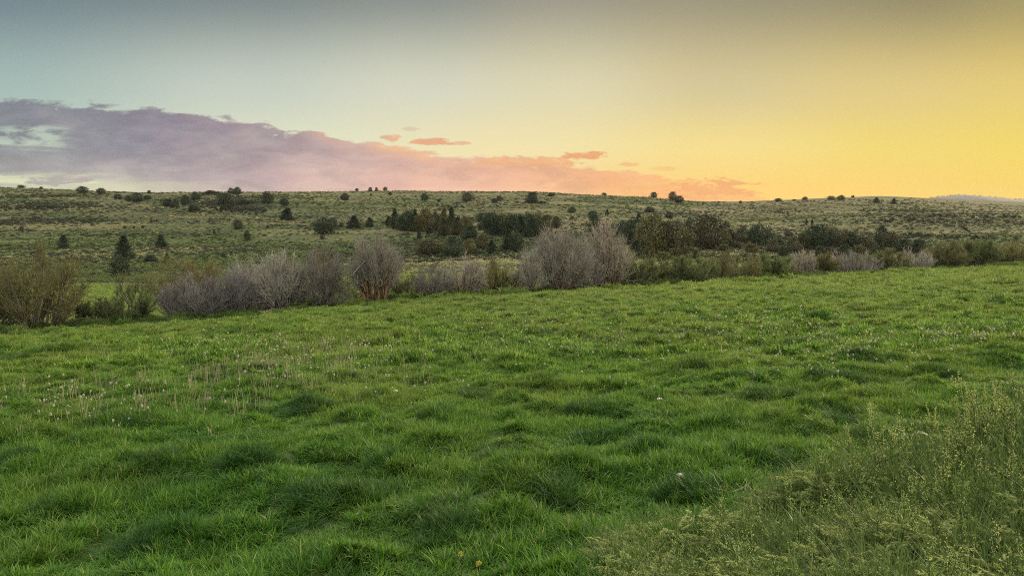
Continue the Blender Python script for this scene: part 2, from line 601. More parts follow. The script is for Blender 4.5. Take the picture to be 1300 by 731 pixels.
def ribbons(mb, P, Wd, side, tint=0.5):
    """flat blades: P (N,K,3), Wd (N,K) half widths, side (N,3)"""
    P = np.asarray(P, float)
    N, K, _ = P.shape
    L = P - side[:, None, :] * Wd[..., None]
    Rt = P + side[:, None, :] * Wd[..., None]
    V = np.stack([L, Rt], 2)
    idx = np.arange(N * K * 2).reshape(N, K, 2)
    Fq = np.stack([idx[:, :-1, 0], idx[:, :-1, 1], idx[:, 1:, 1], idx[:, 1:, 0]], -1).reshape(-1, 4)
    if np.ndim(tint) == 1:
        tint = np.repeat(np.asarray(tint), K * 2)
    mb.add(V.reshape(-1, 3), Fq, tint)


def leaves(mb, rng, pos, dirv, length, width, tint):
    """diamond leaves at pos pointing along dirv"""
    N = len(pos)
    d = unit(dirv)
    r = unit(np.cross(d, unit(rng.normal(size=(N, 3)))))
    up = np.cross(r, d)
    l = np.broadcast_to(np.asarray(length, float), (N,))[:, None]
    w = np.broadcast_to(np.asarray(width, float), (N,))[:, None]
    p0 = pos
    p1 = pos + d * l * 0.5 + r * w * 0.5 + up * l * 0.06
    p2 = pos + d * l
    p3 = pos + d * l * 0.5 - r * w * 0.5 + up * l * 0.06
    V = np.stack([p0, p1, p2, p3], 1)
    Fq = np.arange(N * 4).reshape(N, 4)
    mb.add(V.reshape(-1, 3), Fq, np.repeat(np.broadcast_to(tint, (N,)), 4))


# ------------------------------------------------------------------ materials


def new_mat(name):
    m = bpy.data.materials.new(name)
    m.use_nodes = True
    m.node_tree.nodes.clear()
    return m, NT(m.node_tree)


def finish(m, k, col, rough=0.7, trans=0.0, tcol=None, bump=None, bump_d=0.05, spec=0.3):
    t = m.node_tree
    out = t.nodes.new('ShaderNodeOutputMaterial')
    p = t.nodes.new('ShaderNodeBsdfPrincipled')
    k.put(p.inputs['Base Color'], col)
    k.put(p.inputs['Roughness'], rough)
    p.inputs['Specular IOR Level'].default_value = spec
    if bump is not None:
        b = t.nodes.new('ShaderNodeBump')
        b.inputs['Distance'].default_value = bump_d
        b.inputs['Strength'].default_value = 0.8
        k.put(b.inputs['Height'], bump)
        t.links.new(b.outputs[0], p.inputs['Normal'])
    sh = p.outputs[0]
    if trans > 0:
        tr = t.nodes.new('ShaderNodeBsdfTranslucent')
        k.put(tr.inputs[0], tcol if tcol is not None else col)
        mx = t.nodes.new('ShaderNodeMixShader')
        mx.inputs[0].default_value = trans
        t.links.new(sh, mx.inputs[1])
        t.links.new(tr.outputs[0], mx.inputs[2])
        sh = mx.outputs[0]
    t.links.new(sh, out.inputs[0])
    return m


def c4(c):
    return (c[0], c[1], c[2], 1.0)


def leaf_mat(name, a, b, c, trans=0.3, scale=0.35, detail=3, rough=0.6, lo=0.35, hi=0.65, rnd=0.35, spec=0.25, c_amt=0.8):
    """foliage: a to b by the leaf's own tint, patches of c through the place, a little per plant"""
    m, k = new_mat(name)
    at = k.n.new('ShaderNodeAttribute')
    at.attribute_name = 'tint'
    geo = k.n.new('ShaderNodeNewGeometry')
    oi = k.n.new('ShaderNodeObjectInfo')
    n = k.noise(geo.outputs['Position'], scale, detail)
    col = k.mix(at.outputs['Fac'], c4(a), c4(b))
    col = k.mix(k.m('MULTIPLY', k.step(n, lo, hi), c_amt), col, c4(c))
    br = k.m('ADD', 1.0 - rnd * 0.5, k.m('MULTIPLY', oi.outputs['Random'], rnd))
    col = k.mix(1.0, col, k.xyz(br, br, br), 'MULTIPLY')
    return finish(m, k, col, rough, trans, spec=spec)


def bark_mat(name, a, b, scale=6.0):
    m, k = new_mat(name)
    at = k.n.new('ShaderNodeAttribute')
    at.attribute_name = 'tint'
    geo = k.n.new('ShaderNodeNewGeometry')
    n = k.noise(geo.outputs['Position'], scale, 3)
    f = k.m('ADD', k.m('MULTIPLY', at.outputs['Fac'], 0.6), k.m('MULTIPLY', n, 0.4))
    col = k.mix(f, c4(a), c4(b))
    oi = k.n.new('ShaderNodeObjectInfo')
    br = k.m('ADD', 0.68, k.m('MULTIPLY', oi.outputs['Random'], 0.64))
    col = k.mix(1.0, col, k.xyz(br, br, k.m('MULTIPLY', br, 0.98)), 'MULTIPLY')
    return finish(m, k, col, 0.85)


# ------------------------------------------------------------------ ground sheets
def build_ground():
    xs = np.concatenate([np.linspace(-115, -45, 50, endpoint=False), np.linspace(-45, 100, 320, endpoint=False), np.linspace(100, 330, 90)])
    ye = y_edge(xs)
    # meadow
    nr = 300
    tt = np.linspace(0, 1, nr) ** 1.5
    y0 = np.minimum(-25.0, ye - 30)
    Y = y0[:, None] + (ye - y0)[:, None] * tt[None, :]
    X = np.broadcast_to(xs[:, None], Y.shape)
    Z = H(X.ravel(), Y.ravel() - 1e-4).reshape(X.shape)
    V = np.stack([X, Y, Z], -1)
    n0, n1 = X.shape
    idx = np.arange(n0 * n1).reshape(n0, n1)
    Fq = np.stack([idx[:-1, :-1], idx[1:, :-1], idx[1:, 1:], idx[:-1, 1:]], -1).reshape(-1, 4)
    a, _ = tuss_amount(X.ravel(), Y.ravel())
    m, k = new_mat('meadow_soil')
    geo = k.n.new('ShaderNodeNewGeometry')
    pos = geo.outputs['Position']
    nA = k.noise(pos, 0.25, 4)
    nB = k.noise(pos, 3.0, 5)
    col = k.mix(k.step(nA, 0.35, 0.65), (0.036, 0.062, 0.014, 1), (0.055, 0.075, 0.022, 1))
    col = k.mix(k.step(nB, 0.45, 0.75), col, (0.05, 0.045, 0.022, 1))
    finish(m, k, col, 0.9, bump=nB, bump_d=0.06)
    g = obj('meadow', new_mesh('meadow', V.reshape(-1, 3), Fq, None, True), m)
    tag(g, kind='structure')
    # hillside
    O = np.array([0, -40.0])
    kk = np.geomspace(1.0, 80.0, 460)
    E = np.stack([xs, ye], -1)
    P = O + kk[None, :, None] * (E - O)[:, None, :]
    X, Y = P[..., 0], P[..., 1]
    Z = H(X.ravel(), Y.ravel()).reshape(X.shape)
    Z[:, 0] = H(xs, ye - 1e-4)
    V = np.stack([X, Y, Z], -1)
    n0, n1 = X.shape
    idx = np.arange(n0 * n1).reshape(n0, n1)
    Fq = np.stack([idx[:-1, :-1], idx[1:, :-1], idx[1:, 1:], idx[:-1, 1:]], -1).reshape(-1, 4)
    m, k = new_mat('hill_grass')
    geo = k.n.new('ShaderNodeNewGeometry')
    pos = geo.outputs['Position']
    sp = k.n.new('ShaderNodeSeparateXYZ')
    k.l.new(pos, sp.inputs[0])
    x, y, z = sp.outputs
    flat = k.xyz(k.m('MULTIPLY', x, 0.24), y, k.m('MULTIPLY', z, 6.0))
    nB = k.noise(flat, 0.016, 5, 0.6, 0.4)           # long bands along the contours
    nS = k.noise(flat, 0.07, 6, 0.68, 0.2)
    nF = k.noise(pos, 0.55, 6, 0.72)
    nG = k.noise(pos, 0.012, 4, 0.55)
    straw, olive, green, dark, brown = ((0.150, 0.132, 0.064, 1), (0.070, 0.077, 0.035, 1), (0.048, 0.073, 0.022, 1), (0.026, 0.029, 0.018, 1), (0.056, 0.042, 0.030, 1))
    col = k.mix(k.step(nB, 0.38, 0.62), olive, straw)
    col = k.mix(k.m('MULTIPLY', k.step(nG, 0.48, 0.66), 0.6), col, green)
    lowg = k.m('MULTIPLY', k.m('SUBTRACT', 1.0, k.step(z, -4.5, 4.0)), 0.75)
    col = k.mix(lowg, col, green)
    strata = k.m('MULTIPLY', k.step(nS, 0.52, 0.70), k.step(z, -2.0, 6.0))
    col = k.mix(k.m('MULTIPLY', strata, 0.9), col, brown)
    col = k.mix(k.m('MULTIPLY', k.step(nF, 0.50, 0.64), 0.85), col, dark)
    col = k.mix(k.m('MULTIPLY', k.step(nF, 0.44, 0.34), 0.35), col, straw)
    nM = k.noise(flat, 0.032, 5, 0.62, 0.3)
    col = k.mix(k.m('MULTIPLY', k.step(nM, 0.48, 0.62), 0.75), col, (0.032, 0.041, 0.018, 1))
    right = k.m('MULTIPLY', k.step(x, 90.0, 330.0), k.step(nS, 0.40, 0.60))
    col = k.mix(k.m('MULTIPLY', right, 0.6), col, (0.092, 0.062, 0.034, 1))
    finish(m, k, col, 0.95, bump=nF, bump_d=0.7, spec=0.1)
    g = obj('hillside', new_mesh('hillside', V.reshape(-1, 3), Fq, None, True), m)
    tag(g, kind='structure')
    # the far blue hill behind the right end of the ridge
    K_ = FAR / 3600.0
    gx = np.linspace(900, 4200, 140) * K_
    gy = np.linspace(2900, 4600, 50) * K_
    X, Y = np.meshgrid(gx, gy, indexing='ij')
    Z = far_height(X, Y)
    V = np.stack([X, Y, Z], -1)
    n0, n1 = X.shape
    idx = np.arange(n0 * n1).reshape(n0, n1)
    Fq = np.stack([idx[:-1, :-1], idx[1:, :-1], idx[1:, 1:], idx[:-1, 1:]], -1).reshape(-1, 4)
    m, k = new_mat('far_hill')
    geo = k.n.new('ShaderNodeNewGeometry')
    n = k.noise(geo.outputs['Position'], 0.012, 5, 0.7)
    col = k.mix(k.step(n, 0.4, 0.6), (0.052, 0.048, 0.047, 1), (0.066, 0.061, 0.058, 1))  # mauve grey of distant haze put into the base colour
    finish(m, k, col, 0.95)
    g = obj('distant_hills', new_mesh('distant_hills', V.reshape(-1, 3), Fq, None, True), m)
    tag(g, kind='structure')
    return


build_ground()

# ------------------------------------------------------------------ scatter (only for uncountable cover)


def scatter(name, pts, rotz, scl, idx, sources, label, cat, tilt=None):
    """one object of kind stuff: sources (list of meshes) set at pts"""
    n = len(pts)
    me = bpy.data.meshes.new(name)
    me.vertices.add(n)
    me.vertices.foreach_set('co', np.asarray(pts, np.float32).ravel())
    r = np.zeros((n, 3), np.float32)
    r[:, 2] = rotz
    if tilt is not None:
        r[:, :2] = tilt
    s = np.asarray(scl, np.float32)
    if s.ndim == 1:
        s = np.repeat(s[:, None], 3, 1)
    a = me.attributes.new('rot', 'FLOAT_VECTOR', 'POINT')
    a.data.foreach_set('vector', r.ravel())
    a = me.attributes.new('scl', 'FLOAT_VECTOR', 'POINT')
    a.data.foreach_set('vector', s.ravel())
    a = me.attributes.new('pick', 'INT', 'POINT')
    a.data.foreach_set('value', np.asarray(idx, np.int32))
    o = obj(name, me, None)
    tag(o, label, cat, kind='stuff')
    coll = bpy.data.collections.new(name + '_kinds')
    for i, sm in enumerate(sources):
        so = bpy.data.objects.new('%s_kind_%02d' % (name, i), sm)
        coll.objects.link(so)
    ng = bpy.data.node_groups.new(name + '_scatter', 'GeometryNodeTree')
    ng.interface.new_socket('Geometry', in_out='INPUT', socket_type='NodeSocketGeometry')
    ng.interface.new_socket('Geometry', in_out='OUTPUT', socket_type='NodeSocketGeometry')
    N, L = ng.nodes, ng.links
    gi, go = N.new('NodeGroupInput'), N.new('NodeGroupOutput')
    ci = N.new('GeometryNodeCollectionInfo')
    ci.inputs['Collection'].default_value = coll
    ci.inputs['Separate Children'].default_value = True
    ci.inputs['Reset Children'].default_value = True
    ip = N.new('GeometryNodeInstanceOnPoints')
    ip.inputs['Pick Instance'].default_value = True

    def na(nm, ty):
        q = N.new('GeometryNodeInputNamedAttribute')
        q.data_type = ty
        q.inputs['Name'].default_value = nm
        return q.outputs['Attribute']
    L.new(gi.outputs[0], ip.inputs['Points'])
    L.new(ci.outputs[0], ip.inputs['Instance'])
    L.new(na('pick', 'INT'), ip.inputs['Instance Index'])
    er = N.new('FunctionNodeEulerToRotation')
    L.new(na('rot', 'FLOAT_VECTOR'), er.inputs[0])
    L.new(er.outputs[0], ip.inputs['Rotation'])
    L.new(na('scl', 'FLOAT_VECTOR'), ip.inputs['Scale'])
    L.new(ip.outputs[0], go.inputs[0])
    md = o.modifiers.new('scatter', 'NODES')
    md.node_group = ng
    return o


# ------------------------------------------------------------------ meadow grass


def grass_patch(rng, n, rad, L0, L1, W, lean=0.5, K=4, straw=0.06):
    mb = MB()
    r = rad * np.sqrt(rng.random(n))
    ph = rng.random(n) * 2 * np.pi
    x, y = r * np.cos(ph), r * np.sin(ph)
    # blades grow in little tufts that spread outward
    nc = max(5, n // 38)
    cr, cp = rad * np.sqrt(rng.random(nc)), rng.random(nc) * 2 * np.pi
    ci = rng.integers(0, nc, n)
    mixk = rng.random(n) < 0.78
    csz = rad * 0.105 * (0.7 + 0.6 * rng.random(nc))
    ox, oy = rng.normal(0, 1, n), rng.normal(0, 1, n)
    x = np.where(mixk, cr[ci] * np.cos(cp[ci]) + ox * csz[ci], x)
    y = np.where(mixk, cr[ci] * np.sin(cp[ci]) + oy * csz[ci], y)
    cl = 0.55 + 0.9 * rng.random(nc)
    ct = rng.normal(0, 0.16, nc)
    ln = (L0 + (L1 - L0) * rng.random(n) ** 1.2) * np.where(mixk, cl[ci], 0.6)
    az = np.where(mixk, np.arctan2(oy, ox) + rng.normal(0, 0.7, n), rng.random(n) * 2 * np.pi)
    le = lean * (0.25 + rng.random(n))
    dirx, diry = np.cos(az), np.sin(az)
    s = np.linspace(0, 1, K)[None, :]
    out = ln[:, None] * (le[:, None] * (0.25 * s + 0.75 * s ** 2))
    up = ln[:, None] * (s - 0.35 * le[:, None] * s ** 2.2)
    P = np.stack([x[:, None] + dirx[:, None] * out, y[:, None] + diry[:, None] * out, up - 0.02], -1)
    tw = az + np.pi / 2 + rng.normal(0, 0.6, n)
    side = np.stack([np.cos(tw), np.sin(tw), np.zeros(n)], -1)
    w = W * (0.6 + 0.8 * rng.random(n))[:, None] * np.array([0.85, 1.0, 0.7, 0.08] if K == 4 else [0.9, 0.9, 0.08])[None, :]
    tint = np.clip(rng.normal(0.36, 0.25, n) + np.where(mixk, ct[ci], 0), 0, 0.85)
    tint[rng.random(n) < straw] = 1.0
    ribbons(mb, P, w, side, tint)
    return mb


def grass_mat(name, g):
    m, k = new_mat(name)
    at = k.n.new('ShaderNodeAttribute')
    at.attribute_name = 'tint'
    geo = k.n.new('ShaderNodeNewGeometry')
    oi = k.n.new('ShaderNodeObjectInfo')
    pos = geo.outputs['Position']
    n1 = k.noise(pos, 0.22, 3)
    n2 = k.noise(pos, 1.1, 3)
    f = at.outputs['Fac']
    col = k.mix(k.step(f, 0.0, 0.8), (0.026, 0.070, 0.007, 1), (0.215, 0.305, 0.042, 1))
    col = k.mix(k.m('MULTIPLY', k.step(n1, 0.40, 0.64), 0.55), col, (0.170, 0.190, 0.036, 1))
    col = k.mix(k.m('MULTIPLY', k.step(n2, 0.52, 0.70), 0.55), col, (0.040, 0.096, 0.014, 1))
    spx = k.n.new('ShaderNodeSeparateXYZ')
    k.l.new(pos, spx.inputs[0])
    near_dark = k.m('SUBTRACT', 1.0, k.step(k.m('ADD', spx.outputs[1], k.m('MULTIPLY', k.m('SUBTRACT', n1, 0.5), 16.0)), 7.0, 24.0))  # vignette and shaded gaps of the foreground painted into the near grass
    col = k.mix(k.m('MULTIPLY', near_dark, 0.55), col, (0.038, 0.112, 0.011, 1))
    dry = k.step(k.m('ADD', spx.outputs[1], k.m('MULTIPLY', k.m('SUBTRACT', n1, 0.5), 20.0)), 24.0, 62.0)
    col = k.mix(k.m('MULTIPLY', dry, 0.38), col, (0.235, 0.235, 0.085, 1))
    col = k.mix(k.step(f, 0.9, 0.96), col, (0.30, 0.26, 0.12, 1))
    br = k.m('ADD', 0.80, k.m('MULTIPLY', oi.outputs['Random'], 0.40))
    col = k.mix(1.0, col, k.xyz(k.m('MULTIPLY', br, g[0]), k.m('MULTIPLY', br, g[1]), k.m('MULTIPLY', br, g[2])), 'MULTIPLY')
    return finish(m, k, col, 0.6, 0.42, spec=0.35)


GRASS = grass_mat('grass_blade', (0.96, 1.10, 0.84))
GRASS_LUSH_SHADED = grass_mat('lush_shaded_blade', (0.40, 0.60, 0.46))  # shade of the tussocks darkened into the colour of this lusher grass


def meadow_points(rng, y0, y1, dens, ymax_s=0.0, margin=1.25, extra=6.0):
    """uniform points on the meadow between depths y0 and y1, inside a widened view"""
    half = lambda y: 0.667 * y * margin + extra
    A = (half(y1) + half(y0)) * (y1 - y0)
    n = int(A * dens)
    Y = y0 + (y1 - y0) * rng.random(n * 2)
    keep = rng.random(n * 2) < half(Y) / half(y1)
    Y = Y[keep]
    X = (rng.random(len(Y)) * 2 - 1) * half(Y)
    ok = s_of(X, Y) < ymax_s
    return X[ok], Y[ok]


def build_meadow_grass():
    rng = np.random.default_rng(4)
    near = [grass_patch(rng, 270, 0.24, 0.045, 0.150, 0.0056, 0.95, straw=0.03).mesh('grass_near') for _ in range(6)]
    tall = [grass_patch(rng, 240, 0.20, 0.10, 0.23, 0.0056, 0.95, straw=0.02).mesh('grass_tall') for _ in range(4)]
    mid = [grass_patch(rng, 380, 0.50, 0.07, 0.20, 0.0105, 0.9).mesh('grass_mid') for _ in range(5)]
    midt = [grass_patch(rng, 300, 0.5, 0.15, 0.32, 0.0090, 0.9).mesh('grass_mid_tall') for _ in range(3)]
    far = [grass_patch(rng, 480, 1.15, 0.10, 0.24, 0.0165, 0.8, 3).mesh('grass_far') for _ in range(5)]
    for me in near + mid + far:
        me.materials.append(GRASS)
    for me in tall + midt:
        me.materials.append(GRASS_LUSH_SHADED)
    P, S, I = [], [], []

    def put(X, Y, base, sc_, kinds):
        P.append(np.stack([X, Y, H(X, Y)], -1))
        S.append(sc_)
        I.append(base + rng.integers(0, kinds, len(X)))

    def grow(X, Y):
        return 0.62 + 0.90 * sstep(fbm(X * 0.95, Y * 1.3, 31, 3), 0.32, 0.68)

    def field(X, Y, jit=0.3):
        g = grow(X, Y)
        a, _ = tuss_amount(X, Y)
        h = g * (1 + 0.35 * a)
        return np.stack([0.85 + jit * rng.random(len(X))] * 2 + [h * (0.8 + 0.4 * rng.random(len(X)))], -1)

    X, Y = meadow_points(rng, 3.0, 23.0, 25.0)
    q = 6.5 + 0.53 * X - Y
    ok = q < 3.5
    X, Y = X[ok], Y[ok]
    put(X, Y, 0, field(X, Y), 6)
    X, Y = meadow_points(rng, 3.0, 13.0, 14.0)
    ok = 6.5 + 0.53 * X - Y < 2.0
    put(X[ok], Y[ok], 0, field(X[ok], Y[ok]), 6)
    X, Y = meadow_points(rng, 21.0, 58.0, 6.0)
    put(X, Y, 10, field(X, Y), 5)
    X, Y = meadow_points(rng, 54.0, 135.0, 1.5, 1.5)
    put(X, Y, 18, field(X, Y), 5)
    # tussocks
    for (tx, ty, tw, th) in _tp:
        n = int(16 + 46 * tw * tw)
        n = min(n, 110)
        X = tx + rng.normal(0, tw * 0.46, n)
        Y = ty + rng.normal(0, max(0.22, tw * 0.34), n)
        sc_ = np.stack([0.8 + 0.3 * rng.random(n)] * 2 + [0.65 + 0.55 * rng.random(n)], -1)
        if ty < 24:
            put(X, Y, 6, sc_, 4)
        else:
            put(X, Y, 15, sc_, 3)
    # small random tussocks everywhere
    X, Y = meadow_points(rng, 6.0, 24.0, 1.6)
    a = fbm(X * 0.8, Y * 1.1, 33, 2) > 0.58
    X, Y = X[a], Y[a]
    put(X, Y, 6, np.stack([0.6 + 0.4 * rng.random(len(X))] * 2 + [0.4 + 0.5 * rng.random(len(X))], -1), 4)
    X, Y = meadow_points(rng, 22.0, 75.0, 0.6)
    a = fbm(X * 0.6, Y * 0.8, 34, 2) > 0.60
    X, Y = X[a], Y[a]
    put(X, Y, 15, np.stack([0.7 + 0.7 * rng.random(len(X))] * 2 + [0.5 + 0.5 * rng.random(len(X))], -1), 3)
    P = np.concatenate(P)
    S = np.concatenate(S)
    I = np.concatenate(I)
    n = len(P)
    print('grass patches', n)
    th = rng.random(n) * 6.283
    e = 0.18
    wx = np.clip((H(P[:, 0], P[:, 1] + e) - H(P[:, 0], P[:, 1] - e)) / (2 * e), -0.7, 0.7)
    wy = -np.clip((H(P[:, 0] + e, P[:, 1]) - H(P[:, 0] - e, P[:, 1])) / (2 * e), -0.7, 0.7)
    tl = np.stack([np.cos(th) * wx + np.sin(th) * wy, -np.sin(th) * wx + np.cos(th) * wy], -1) + rng.normal(0, 0.06, (n, 2))
    scatter('meadow_grass', P, th, S, I, near + tall + mid + midt + far,
            'lush green tussocky grass covering the whole foreground meadow', 'grass', tilt=tl)


build_meadow_grass()
# ------------------------------------------------------------------ woody plants
TWIG = bark_mat('grey_twig', (0.10, 0.088, 0.072), (0.37, 0.330, 0.270))
TWIG_MAUVE = bark_mat('mauve_twig', (0.085, 0.073, 0.067), (0.29, 0.252, 0.230))
TWIG_BROWN = bark_mat('brown_twig', (0.068, 0.060, 0.036), (0.145, 0.128, 0.076))
TWIG_PINK = bark_mat('pinkish_twig', (0.11, 0.090, 0.072), (0.38, 0.31, 0.245))
STEM_RED = bark_mat('reddish_stem', (0.070, 0.036, 0.022), (0.19, 0.105, 0.060))
STEM_GREY = bark_mat('grey_stem', (0.06, 0.048, 0.04), (0.15, 0.125, 0.105))
BARK = bark_mat('juniper_bark', (0.07, 0.05, 0.04), (0.15, 0.115, 0.09))
DEAD = bark_mat('dead_wood', (0.22, 0.12, 0.07), (0.38, 0.24, 0.15))
PALE = bark_mat('bleached_wood', (0.38, 0.33, 0.28), (0.55, 0.49, 0.43))
DRIFT = bark_mat('grey_driftwood', (0.22, 0.19, 0.16), (0.34, 0.30, 0.26))
LEAF_OLIVE = leaf_mat('willow_leaf_olive', (0.105, 0.112, 0.028), (0.22, 0.22, 0.062), (0.14, 0.12, 0.040), 0.35, 0.6)
LEAF_GREEN = leaf_mat('willow_leaf_green', (0.095, 0.130, 0.036), (0.21, 0.25, 0.075), (0.13, 0.15, 0.05), 0.35, 0.6)
LEAF_YELLOW = leaf_mat('willow_leaf_yellow', (0.10, 0.095, 0.02), (0.20, 0.18, 0.05), (0.13, 0.10, 0.03), 0.35, 0.6)
LEAF_BUD = leaf_mat('willow_bud', (0.20, 0.16, 0.09), (0.34, 0.28, 0.17), (0.22, 0.18, 0.13), 0.25, 0.6)
JUN_DARK = leaf_mat('juniper_dark', (0.023, 0.035, 0.018), (0.062, 0.080, 0.034), (0.033, 0.047, 0.025), 0.12, 0.4)
JUN_OLIVE = leaf_mat('juniper_olive', (0.058, 0.059, 0.019), (0.135, 0.130, 0.042), (0.080, 0.068, 0.028), 0.15, 0.4)
JUN_BROWN = leaf_mat('juniper_brown', (0.054, 0.047, 0.026), (0.118, 0.100, 0.052), (0.060, 0.060, 0.028), 0.15, 0.4)
SAGE = leaf_mat('sagebrush_leaf', (0.052, 0.056, 0.036), (0.115, 0.118, 0.078), (0.04, 0.042, 0.028), 0.15, 0.05, rnd=0.9)
SAGE_DARK = leaf_mat('dark_brush_leaf', (0.022, 0.030, 0.015), (0.064, 0.074, 0.036), (0.050, 0.042, 0.026), 0.1, 0.05, rnd=0.6)


BUNCH = leaf_mat('bunch_grass_straw', (0.17, 0.155, 0.078), (0.40, 0.36, 0.19), (0.21, 0.205, 0.10), 0.35, 0.03, rnd=0.9)
BUNCH_GREEN = leaf_mat('bunch_grass_green', (0.062, 0.088, 0.028), (0.17, 0.21, 0.075), (0.085, 0.11, 0.038), 0.35, 0.03, rnd=0.9)


def bez(p0, p1, p2, K, jit, rng):
    t = np.linspace(0, 1, K)[None, :, None]
    P = (1 - t) ** 2 * p0[:, None] + 2 * t * (1 - t) * p1[:, None] + t ** 2 * p2[:, None]
    if jit > 0:
        P[:, 1:-1] += rng.normal(0, jit, P[:, 1:-1].shape)
    return P


def along(P, i, t):
    """points at parameter t on path i"""
    K = P.shape[1]
    f = np.clip(t, 0, 0.999) * (K - 1)
    k = f.astype(int)
    a = (f - k)[:, None]
    p = P[i, k] * (1 - a) + P[i, k + 1] * a
    return p, unit(P[i, k + 1] - P[i, k])


def willow_parts(seed, w, h, stems=20, nb=13, nt=12, flare=0.5, base=0.35, d=None, twig=1.0, low=0.2, nleaf=0, leaf_low=0.2, dens_r=1.0, leaf_size=1.0, even=False):
    """meshes (stems, twigs, leaves) of a many stemmed shrub w wide, h tall; flare: how much the stems arch outward"""
    rng = np.random.default_rng(seed)
    h = h * 0.97
    if not even:
        nt = max(6, int(nt * 0.66))
    d = d or w
    az = rng.random(stems) * 2 * np.pi
    rr = np.sqrt(rng.random(stems))
    bx, by = rr * base * np.cos(az), rr * base * np.sin(az)
    az2 = az + rng.normal(0, 0.35, stems)
    ex, ey = np.cos(az2) * rr * w * 0.46, np.sin(az2) * rr * d * 0.46
    lob = 0.85 + 0.2 * rng.random(stems) if even else 0.56 + 0.50 * rng.random(stems) ** 0.8
    ez = h * np.sqrt(np.clip(1 - 0.78 * rr ** 2, 0.05, 1)) * lob * 0.92
    p0 = np.stack([bx, by, np.zeros(stems) - 0.15], -1)
    p2 = np.stack([ex, ey, ez], -1)
    p1 = np.stack([bx + (ex - bx) * (0.55 * flare), by + (ey - by) * (0.55 * flare), ez * (0.35 + 0.35 * (1 - flare))], -1)
    S = bez(p0, p1, p2, 8, 0.055 * h / 4, rng)
    sr = (0.034 + 0.045 * rng.random(stems))[:, None] * (h / 4.0) * np.linspace(1, 0.22, 8)[None, :] * dens_r
    ms = MB()
    tubes(ms, S, sr, 5, rng.random(stems))
    # branches
    i = np.repeat(np.arange(stems), nb)
    n = len(i)
    t = low + (0.98 - low) * rng.random(n)
    p, tg = along(S, i, t)
    out = p.copy()
    out[:, 2] *= 0.3
    dr = unit(tg * 0.8 + rng.normal(0, 0.62, (n, 3)) + unit(out) * 0.45 + np.array([0, 0, 0.18]))
    ln = h * (0.30 * (1.12 - t) + 0.07) * (0.6 + 0.7 * rng.random(n))
    B = bez(p, p + dr * ln[:, None] * 0.5, p + dr * ln[:, None] + np.array([0, 0, 1.0]) * (ln * 0.22)[:, None], 5, 0.02, rng)
    mb = MB()
    tubes(mb, B, (0.022 * (0.5 + 0.9 * rng.random(n)))[:, None] * np.linspace(1, 0.4, 5)[None, :] * twig, 3, rng.random(n) ** 1.3)
    # twigs
    j = np.repeat(np.arange(n), nt)
    m = len(j)
    t2 = 0.12 + 0.88 * rng.random(m)
    p, tg = along(B, j, t2)
    dr = unit(tg * 0.8 + rng.normal(0, 0.62, (m, 3)) + np.array([0, 0, 0.30]))
    ln = (0.28 + 0.42 * rng.random(m)) * (h / 4.5)
    T = bez(p, p + dr * ln[:, None] * 0.5, p + dr * ln[:, None] + np.array([0, 0, 1.0]) * (ln * 0.16)[:, None], 3, 0.01, rng)
    tubes(mb, T, (0.0075 * (0.7 + 0.6 * rng.random(m)))[:, None] * np.array([1, 0.8, 0.45])[None, :] * twig, 3, np.clip(rng.random(stems)[i][j] * 0.6 + rng.random(n)[j] * 0.35 + 0.15 * rng.random(m), 0, 1))
    ml = None
    if nleaf:
        q = rng.integers(0, m, nleaf)
        p, tg = along(T, q, rng.random(nleaf))
        kp = p[:, 2] > leaf_low * h * (0.6 + 0.8 * rng.random(nleaf))
        p, tg = p[kp], tg[kp]
        ml = MB()
        cl = fbm(p[:, 0] * 1.1 + 50, p[:, 2] * 1.1 + p[:, 1], seed, 2)
        leaves(ml, rng, p, tg + rng.normal(0, 0.6, p.shape), (0.05 + 0.05 * rng.random(len(p))) * leaf_size, 0.028 * leaf_size,
               np.clip(cl + rng.normal(0, 0.18, len(p)), 0, 1))
    return ms, mb, ml


def willow(name, label, cat, u, s, wpx, vtop, seed, stem_m, twig_m, leaf_m=None, group=None, **kw):
    """a shrub standing s metres past the meadow's edge, in direction u, sized in photo pixels"""
    a = (u - 650) / F
    Y = (E0 + s) / (1 - SL * a)
    for _ in range(4):
        Y = (E0 + s + float(edge_off(np.array([a * Y]))[0])) / (1 - SL * a)
    X = a * Y
    zb = Hs(X, Y)
    w, h = wpx / F * Y * (1.08 if u < 790 else 1.25), (HOR - vtop) / F * Y - zb
    o = thing(name, label, cat, (X, Y, zb), 0, group)
    if u > 790:
        h = h + 5.0 / F * Y
    ms, mb, ml = willow_parts(seed, w, h, even=(leaf_m is not None and leaf_m is not LEAF_BUD and u > 90), **kw)
    obj('trunk', ms.mesh('trunk'), stem_m, o)
    obj('twigs', mb.mesh('twigs'), twig_m, o)
    if ml is not None and leaf_m is not None:
        obj('leaves', ml.mesh('leaves'), leaf_m, o)
    return o


GW = 'willows along the far edge of the meadow'
WB, WT = 'willow_bush', 'willow'
